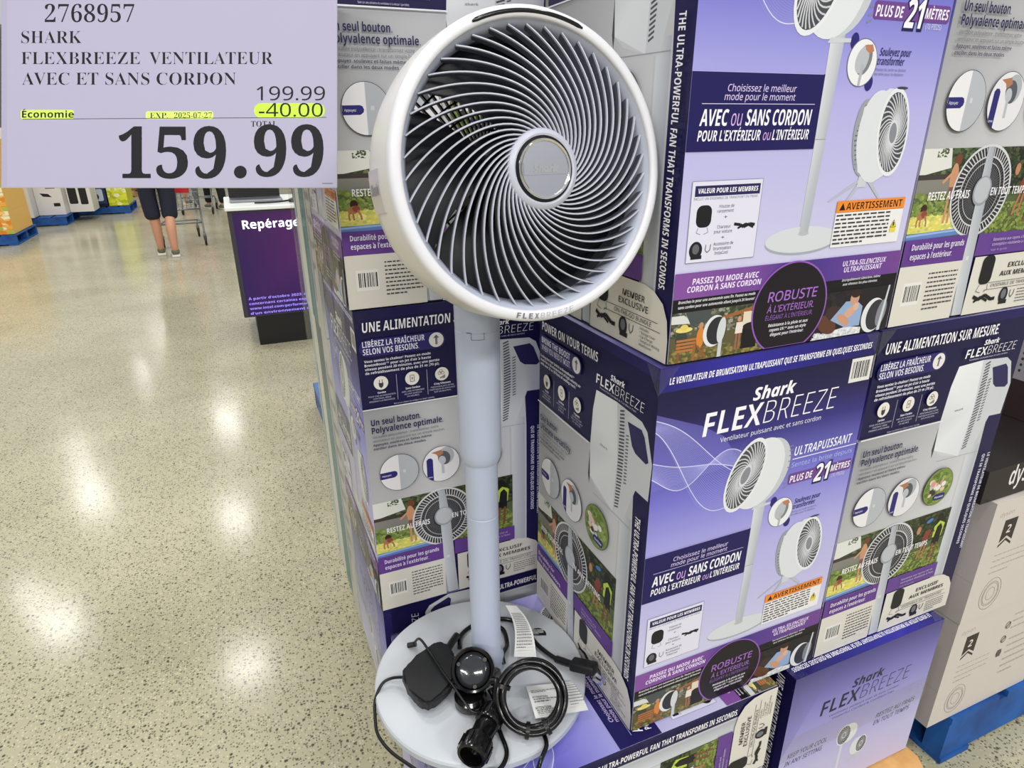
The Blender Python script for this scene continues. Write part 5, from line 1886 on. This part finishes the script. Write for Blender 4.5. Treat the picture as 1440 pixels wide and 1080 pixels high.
# ------------------------------------------------------------------ kiosk with lit panel
def kiosk():
    x0, x1, y0, y1 = -0.497, 0.20, 4.0, 4.75
    t = thing('display_kiosk', 'dark purple lit kiosk reading Repérage with white counter, far up the aisle', 'kiosk', (x0, y0, -ZB))
    wk, dk = x1 - x0, y1 - y0
    bm = bmesh.new()
    box(bm, 0.074, 0.004, 0, wk - 0.05, dk - 0.05, 0.205)
    obj('plinth', bm, M_KBLK, t)
    bm = rbox(0, 0, 0.205, wk, dk, 0.912, 0.006, 2)
    obj('body', bm, M_KBODY, t)
    bm = rbox(-0.012, -0.02, 0.913, wk + 0.02, dk, 0.938, 0.006, 2)
    obj('counter', bm, M_KTOP, t)
    P = Panel()
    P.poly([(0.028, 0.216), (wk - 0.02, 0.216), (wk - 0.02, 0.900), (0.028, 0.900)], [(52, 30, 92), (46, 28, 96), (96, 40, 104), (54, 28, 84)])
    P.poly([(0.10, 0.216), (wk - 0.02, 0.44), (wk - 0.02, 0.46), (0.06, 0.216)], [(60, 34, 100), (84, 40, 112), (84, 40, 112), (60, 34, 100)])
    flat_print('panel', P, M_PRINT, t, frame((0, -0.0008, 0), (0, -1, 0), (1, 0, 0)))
    P = Panel()
    P.text('Repérage', 0.080, 0.796, 0.435, 0.796, 0.054, (255, 255, 255), 0.014)
    flat_print('lit_lettering', P, M_GLOW, t, frame((0, -0.002, 0), (0, -1, 0), (1, 0, 0)))
    P = Panel()
    for k, s in enumerate(("À partir d'octobre 2023, certaines", 'concernant certaines expériences', 'www.intel.com/performanceindex', "d'un environnement réaliste")):
        P.text(s, 0.045, 0.325 - 0.034 * k, 0.545, 0.325 - 0.034 * k, 0.017, (200, 190, 255), 0.01)
    flat_print('small_lettering', P, M_GLOWB, t, frame((0, -0.002, 0), (0, -1, 0), (1, 0, 0)))
    return t


kiosk()
# laptop and its security tether on the counter
lt = thing('laptop', 'silver laptop standing open on the white kiosk counter', 'laptop', (-0.30, 4.34, 0.4385))
obj('keyboard_base', rbox(-0.17, -0.10, 0.0, 0.17, 0.13, 0.016, 0.004), M_STEEL, lt)
obj('screen', rbox(-0.17, 0.125, 0.014, 0.17, 0.137, 0.23, 0.004), M_KBLK, lt)
st = thing('security_stand', 'black security tether with coiled cable beside the laptop on the kiosk', 'tether', (-0.06, 4.14, 0.4385))
bm = bmesh.new()
lathe(bm, [(0, 0), (0.04, 0), (0.04, 0.02), (0.012, 0.03), (0.012, 0.085), (0.03, 0.09), (0.03, 0.10), (0, 0.10)], 24)
obj('stand', bm, M_BLK, st, True, ang=40)
bm = bmesh.new()
tube(bm, [(-0.03, 0, 0.012), (-0.10, -0.04, 0.010), (-0.18, -0.06, 0.010), (-0.26, -0.05, 0.010)], 0.006, 8)
obj('cable', bm, M_BLK, st, True)


# ------------------------------------------------------------------ people and carts in the far aisle
def skin_mesh(chains, name, m, parent, sub=2):
    me = bpy.data.meshes.new(name)
    V, E, Rr = [], [], []
    idx = {}
    for ch in chains:
        prev = None
        for (p, r) in ch:
            key = tuple(round(q, 4) for q in p)
            if key not in idx:
                idx[key] = len(V)
                V.append(p)
                Rr.append(r)
            i = idx[key]
            if prev is not None and prev != i:
                E.append((prev, i))
            prev = i
    me.from_pydata(V, E, [])
    o = bpy.data.objects.new(name, me)
    col.objects.link(o)
    o.modifiers.new('skin', 'SKIN')
    sk = me.skin_vertices[0].data
    for i, r in enumerate(Rr):
        sk[i].radius = r if isinstance(r, tuple) else (r, r)
    sk[0].use_root = True
    s = o.modifiers.new('sub', 'SUBSURF')
    s.levels = s.render_levels = sub
    dg = bpy.context.evaluated_depsgraph_get()
    me2 = bpy.data.meshes.new_from_object(o.evaluated_get(dg))
    bpy.data.objects.remove(o)
    for p in me2.polygons:
        p.use_smooth = True
    me2.name = name
    me2.materials.clear()
    return link_mesh(name, me2, m, parent)


def person(label, x, y, rotz, top, bottom, shorts=True, stride=0.10, arms=0.35):
    """faces local +y; feet on z=0"""
    t = thing('person', label, 'person', (x, y, -ZB), rotz)
    s = stride
    hips, kneeL, kneeR = 0.92, (-0.09, 0.02 + s * .3, 0.50), (0.09, 0.03 - s * .3, 0.50)
    anL, anR = (-0.075, s, 0.09), (0.075, -s, 0.09)
    hand = (arms, 1.02)
    body = [[((0, 0, 0.95), (0.15, 0.11)), ((0, 0, 1.12), (0.14, 0.10)), ((0, 0.0, 1.32), (0.165, 0.11)), ((0, 0, 1.43), (0.10, 0.075)), ((0, 0.01, 1.50), 0.055), ((0, 0.015, 1.57), 0.065), ((0, 0.02, 1.66), (0.078, 0.095)), ((0, 0.02, 1.745), (0.055, 0.065))]]
    for sx, kn, an in ((-1, kneeL, anL), (1, kneeR, anR)):
        body.append([((0, 0, 0.95), (0.15, 0.11)), ((sx * 0.095, 0, 0.86), 0.088), ((sx * 0.10, kn[1] * .6, 0.68), 0.076), (kn, 0.056), ((an[0], an[1] * .75 + kn[1] * .25 - 0.02, 0.34), 0.062), (an, 0.040), ((an[0], an[1] + 0.05, 0.045), (0.038, 0.03)), ((an[0], an[1] + 0.15, 0.032), (0.04, 0.02))])
        body.append([((0, 0, 1.43), (0.10, 0.075)), ((sx * 0.185, 0, 1.41), 0.052), ((sx * 0.235, 0.02, 1.16), 0.042), ((sx * 0.22, hand[0] * .7, hand[1] + 0.06), 0.033), ((sx * 0.21, hand[0], hand[1]), 0.028), ((sx * 0.21, hand[0] + 0.07, hand[1] - 0.01), (0.038, 0.018))])
    b = skin_mesh(body, 'body', M_SKIN, t)
    # five separate fingers a hand, curled over the bar in front
    for sx in (-1, 1):
        for k in range(5):
            fx = sx * (0.21 + (k - 2) * 0.017)
            ln = (0.050, 0.058, 0.062, 0.056, 0.046)[k]
            if k == (0 if sx > 0 else 4):
                ch = [[((fx, hand[0] + 0.03, hand[1]), 0.011), ((fx - sx * 0.02, hand[0] + 0.06, hand[1] - 0.015), 0.010), ((fx - sx * 0.022, hand[0] + 0.085, hand[1] - 0.03), 0.008)]]
            else:
                ch = [[((fx, hand[0] + 0.085, hand[1]), 0.010), ((fx, hand[0] + 0.085 + ln * .5, hand[1] - 0.012), 0.0095), ((fx, hand[0] + 0.085 + ln * .62, hand[1] - 0.045), 0.008)]]
            skin_mesh(ch, 'finger', M_SKIN, b, 1)
    # face: nose, ears, eyes, mouth
    bm = bmesh.new()
    tube(bm, [(0, 0.105, 1.69), (0, 0.128, 1.655), (0, 0.112, 1.645)], 0.011, 8, 4)
    obj('nose', bm, M_SKIN, b, True)
    for sx in (-1, 1):
        bm = bmesh.new()
        bmesh.ops.create_uvsphere(bm, u_segments=12, v_segments=8, radius=0.011, matrix=Matrix.Translation((sx * 0.03, 0.098, 1.69)))
        obj('eye', bm, M_BLKC, b, True)
        bm = bmesh.new()
        bmesh.ops.create_uvsphere(bm, u_segments=12, v_segments=8, radius=0.03, matrix=Matrix.Translation((sx * 0.080, 0.01, 1.665)) @ Matrix.Diagonal((0.35, 0.7, 1.0, 1)))
        obj('ear', bm, M_SKIN, b, True)
    bm = bmesh.new()
    tube(bm, [(-0.022, 0.098, 1.618), (0, 0.106, 1.615), (0.022, 0.098, 1.618)], 0.005, 8, 3)
    obj('mouth', bm, M_RED, b, True)
    # clothing
    leg_end = 0.47 if shorts else 0.10
    cl = []
    for sx, kn, an in ((-1, kneeL, anL), (1, kneeR, anR)):
        c_ = [((0, 0, 0.97), (0.165, 0.125)), ((sx * 0.10, 0, 0.86), 0.108), ((sx * 0.105, kn[1] * .6, 0.68), 0.100), ((kn[0], kn[1], 0.50 if shorts else 0.52), 0.094)]
        if shorts:
            c_ += [((kn[0], kn[1], 0.41), 0.094)]
        if not shorts:
            c_ += [((an[0], an[1] * .75 + kn[1] * .25 - 0.02, 0.32), 0.078), ((an[0], an[1], 0.10), 0.068)]
        cl.append(c_)
    cl.append([((0, 0, 0.97), (0.165, 0.125)), ((0, 0, 1.04), (0.16, 0.118))])
    skin_mesh(cl, 'shorts' if shorts else 'trousers', bottom, t)
    sh = [[((0, 0, 0.76), (0.185, 0.145)), ((0, 0, 0.90), (0.178, 0.138)), ((0, 0, 1.12), (0.165, 0.122)), ((0, 0.0, 1.32), (0.185, 0.128)), ((0, 0, 1.44), (0.115, 0.085)), ((0, 0.005, 1.475), (0.068, 0.062))]]
    for sx in (-1, 1):
        sh.append([((0, 0, 1.44), (0.115, 0.085)), ((sx * 0.19, 0, 1.41), 0.068), ((sx * 0.232, 0.015, 1.22), 0.062)])
    skin_mesh(sh, 'shirt', top, t)
    for an in (anL, anR):
        so = skin_mesh([[((an[0], an[1] - 0.03, 0.055), (0.048, 0.045)), ((an[0], an[1] + 0.06, 0.052), (0.05, 0.042)), ((an[0], an[1] + 0.17, 0.040), (0.05, 0.03))]], 'shoe', M_SHOE, t)
        bm = rbox(an[0] - 0.045, an[1] - 0.075, 0.0, an[0] + 0.045, an[1] + 0.205, 0.024, 0.008)
        obj('sole', bm, M_SOLE, so)
    bm = bmesh.new()
    bmesh.ops.create_uvsphere(bm, u_segments=20, v_segments=14, radius=0.1, matrix=Matrix.Translation((0, 0.003, 1.695)) @ Matrix.Diagonal((0.92, 1.08, 0.98, 1)))
    for v in list(bm.verts):
        if v.co.z < 1.60 or (v.co.y > 0.06 and v.co.z < 1.725):
            bm.verts.remove(v)
    obj('hair', bm, M_HAIR, t, True)
    return t


def cart(label, x, y, rotz):
    """shopping cart; handle at local y=0, nose toward +y"""
    t = thing('shopping_cart', label, 'shopping cart', (x, y, -ZB), rotz, 'shopping carts')
    w = 0.245
    bm = bmesh.new()
    for s in (-1, 1):
        tube(bm, [(s * w, 0.0, 1.00), (s * w, 0.06, 0.95), (s * w, 0.13, 0.45), (s * w, 0.06, 0.14)], 0.011, 8, 5)
        tube(bm, [(s * w, 0.10, 0.28), (s * (w - 0.04), 0.60, 0.26), (s * (w - 0.06), 0.85, 0.20), (s * (w - 0.06), 0.90, 0.13)], 0.011, 8, 5)
        tube(bm, [(s * w, 0.12, 0.45), (s * (w - 0.05), 0.80, 0.52)], 0.010, 8, 0)
    for yy, zz, ww in ((0.10, 0.28, w), (0.60, 0.26, w - 0.04), (0.12, 0.45, w)):
        tube(bm, [(-ww, yy, zz), (ww, yy, zz)], 0.010, 8, 0)
    obj('chassis', bm, M_STEEL, t, True)
    bm = bmesh.new()
    B0 = lambda q, s: Vector((s * (w - 0.055 * q), 0.10 + 0.78 * q, 0.47 + 0.07 * q))
    B1 = lambda q, s: Vector((s * (w + 0.02 - 0.055 * q), 0.05 + 0.92 * q, 0.96 - 0.04 * q))
    for s in (-1, 1):
        for k in range(15):
            q = k / 14
            tube(bm, [B0(q, s), B1(q, s)], 0.0028, 5, 0)
        for k in range(6):
            f = k / 5
            tube(bm, [B0(0, s).lerp(B1(0, s), f), B0(1, s).lerp(B1(1, s), f)], 0.0045 if k in (0, 5) else 0.0028, 5, 0)
    for q in (0, 1):
        for k in range(11):
            f = k / 10
            tube(bm, [B0(q, -1).lerp(B0(q, 1), f), B1(q, -1).lerp(B1(q, 1), f)], 0.0028, 5, 0)
        for k in range(6):
            f = k / 5
            tube(bm, [B0(q, -1).lerp(B1(q, -1), f), B0(q, 1).lerp(B1(q, 1), f)], 0.0035, 5, 0)
    for k in range(11):
        f = k / 10
        tube(bm, [B0(0, -1).lerp(B0(0, 1), f), B0(1, -1).lerp(B0(1, 1), f)], 0.0028, 5, 0)
    obj('basket', bm, M_STEEL, t)
    bm = bmesh.new()
    tube(bm, [(-w - 0.01, -0.01, 1.0), (w + 0.01, -0.01, 1.0)], 0.016, 12, 0)
    obj('handle', bm, M_RED, t, True)
    obj('child_seat_flap', rbox(-0.09, 0.055, 0.66, 0.15, 0.075, 0.92, 0.008), M_RED, t)
    for s, yy in ((-1, 0.05), (1, 0.05), (-1, 0.90), (1, 0.90)):
        bm = bmesh.new()
        xx = s * (w if yy < 0.5 else w - 0.06)
        lathe(bm, [(0, -0.014), (0.052, -0.014), (0.060, -0.008), (0.060, 0.008), (0.052, 0.014), (0, 0.014)], 24, Matrix.Translation((xx, yy - 0.03, 0.060)) @ Matrix.Rotation(PI / 2, 4, 'Y'))
        wh = obj('wheel', bm, M_RUB, t, True, ang=40)
        obj('caster_fork', rbox(xx - 0.020, yy - 0.02, 0.070, xx + 0.020, yy + 0.015, 0.15, 0.004), M_STEEL, wh)
    return t


person('person in dark navy shirt and shorts walking away behind a shopping cart', -1.235, 8.10, math.radians(4), M_SHIRT, M_NAVY, True, 0.10, 0.42)
cart('shopping cart with red seat flap pushed by the person in navy shorts', -1.08, 8.70, math.radians(3))
person('person in long black trousers standing far down the aisle', -0.72, 13.1, math.radians(20), M_BLKC, M_BLKC, False, 0.16, 0.30)
cart('shopping cart far down the aisle beside the person in black trousers', -1.02, 12.3, math.radians(-8))
person('person with bare legs far down the aisle behind the second cart', -1.28, 14.3, math.radians(-30), M_RED, M_NAVY, True, 0.12, 0.25)


# ------------------------------------------------------------------ goods across the aisle
def d_fruit(P, w, h):
    rnd = random.Random(21)
    P.rect(0, 0, w, h, (238, 176, 70))
    P.grain(0, 0, w, h, [(246, 206, 120), (232, 140, 44), (250, 226, 160), (170, 196, 90), (240, 160, 60), (252, 236, 190)], 160, 0.06, rnd)
    for k in range(1, 5):
        P.line([(0, h * k / 5), (w, h * k / 5)], 0.006, (226, 130, 50))


def d_speaker(kind):
    def f(P, w, h):
        P.rect(0, 0, w, h, (226, 222, 216))
        blk = (38, 36, 38)
        if kind == 0:
            P.rect(w * 0.46, h * 0.74, w * 0.75, h * 0.97, (60, 56, 58))
            P.rect(w * .05, h * .80, w * .36, h * .86, (170, 164, 160))
            for a, b, c, d in ((0.12, 0.14, 0.36, 0.40), (0.30, 0.14, 0.64, 0.52), (0.62, 0.14, 0.92, 0.44)):
                P.rrect(w * a, h * b, w * c, h * d, 0.02, blk)
            P.rect(w * .14, h * .10, w * .9, h * .15, (70, 66, 66))
        elif kind == 1:
            P.rect(w * 0.45, h * 0.62, w * 0.80, h * 0.80, blk)
            P.poly([(w * .2, h * .52), (w * .5, h * .50), (w * .62, h * .42), (w * .3, h * .44)], blk)
            P.rect(w * .62, h * .20, w * .86, h * .28, blk)
        else:
            P.rrect(w * .06, h * .20, w * .42, h * .62, 0.02, blk)
            P.rrect(w * .52, h * .18, w * .84, h * .68, 0.02, blk)
            P.rect(w * .08, h * .84, w * .6, h * .95, (120, 116, 116))
    return f


def d_blue(P, w, h):
    P.rect(0, 0, w, h, (196, 200, 208))
    P.rect(0, 0, w, h * 0.9, (40, 52, 92))
    for k in range(2):
        P.rrect(w * (0.05 + 0.5 * k), h * 0.25, w * (0.45 + 0.5 * k), h * 0.80, 0.03, (196, 206, 220))
        P.ell(w * (0.25 + 0.5 * k), h * 0.45, w * 0.12, h * 0.2, (40, 46, 60), 18)
    P.rect(0, 0, w, h * 0.12, (18, 20, 34))


def d_lime(P, w, h):
    rnd = random.Random(31)
    P.rect(0, 0, w, h, (206, 212, 40))
    P.grain(0, 0, w, h, [(220, 226, 60), (180, 190, 30), (240, 240, 190), (230, 224, 70)], 50, 0.06, rnd)


pallet('blue pallet under the orange fruit cartons across the aisle', -4.25, 9.80, -3.12, 10.9)
for k in range(4):
    plain_carton('fruit_carton', 'orange and yellow fruit carton on the left edge, number %s layer up from the pallet' % ('bottom', 'second', 'third', 'top')[k], -4.22, 9.84, -0.356 + 0.291 * k, 1.08, 0.98, 0.29, (238, 190, 100), d_fruit, group='fruit cartons')
pallet('dark blue pallet under the white speaker cartons across the aisle', -4.1, 11.75, -2.90, 12.85)
xs = (-3.95, -3.33, -2.98)
for k, (x, w_, lab) in enumerate(((-4.02, 0.72, 'white carton picturing three black speakers'), (-3.295, 0.37, 'narrow white carton picturing a small black speaker'), (-2.920, 0.34, 'white carton picturing two tall black speakers'))):
    for j in range(2):
        plain_carton('speaker_carton', lab + (', on the far pallet' if j == 0 else ', stacked in the upper layer'), x, 11.70 + 0.30 * k, -0.356 + 0.652 * j, w_, 0.55, 0.65, (214, 210, 204), d_speaker(k), group='speaker cartons')
pallet('blue pallet under the dark blue cartons, far across the aisle', -3.25, 13.1, -2.15, 14.2)
for j in range(3):
    plain_carton('blue_carton', 'dark blue and white carton far across the aisle, %s of its stack' % ('lowest', 'middle', 'topmost')[j], -3.28, 13.06, -0.356 + 0.372 * j, 0.80, 0.9, 0.37, (60, 70, 110), d_blue, group='dark blue cartons')
for j in range(3):
    plain_carton('lime_carton', 'yellow-green carton far across the aisle, %s of its stack' % ('lowest', 'middle', 'topmost')[j], -2.46, 13.10, -0.356 + 0.372 * j, 0.30, 0.8, 0.37, (206, 212, 40), d_lime, group='yellow-green cartons')
pallet('plain wooden pallet at the far end of the aisle', -3.0, 16.5, -1.75, 17.6, m=M_WOOD)
for k in range(3):
    for j in range(3):
        plain_carton('brown_carton', 'brown corrugated carton at the far end, %s column, %s row' % (('first', 'second', 'third')[k], ('bottom', 'middle', 'top')[j]), -2.98 + 0.41 * k, 16.55, -0.356 + 0.332 * j, 0.40, 0.6, 0.33, (150, 104, 66), None, M_BKBRN, 'brown cartons')

bpy.data.objects.remove(_to)
bpy.data.curves.remove(_tc)
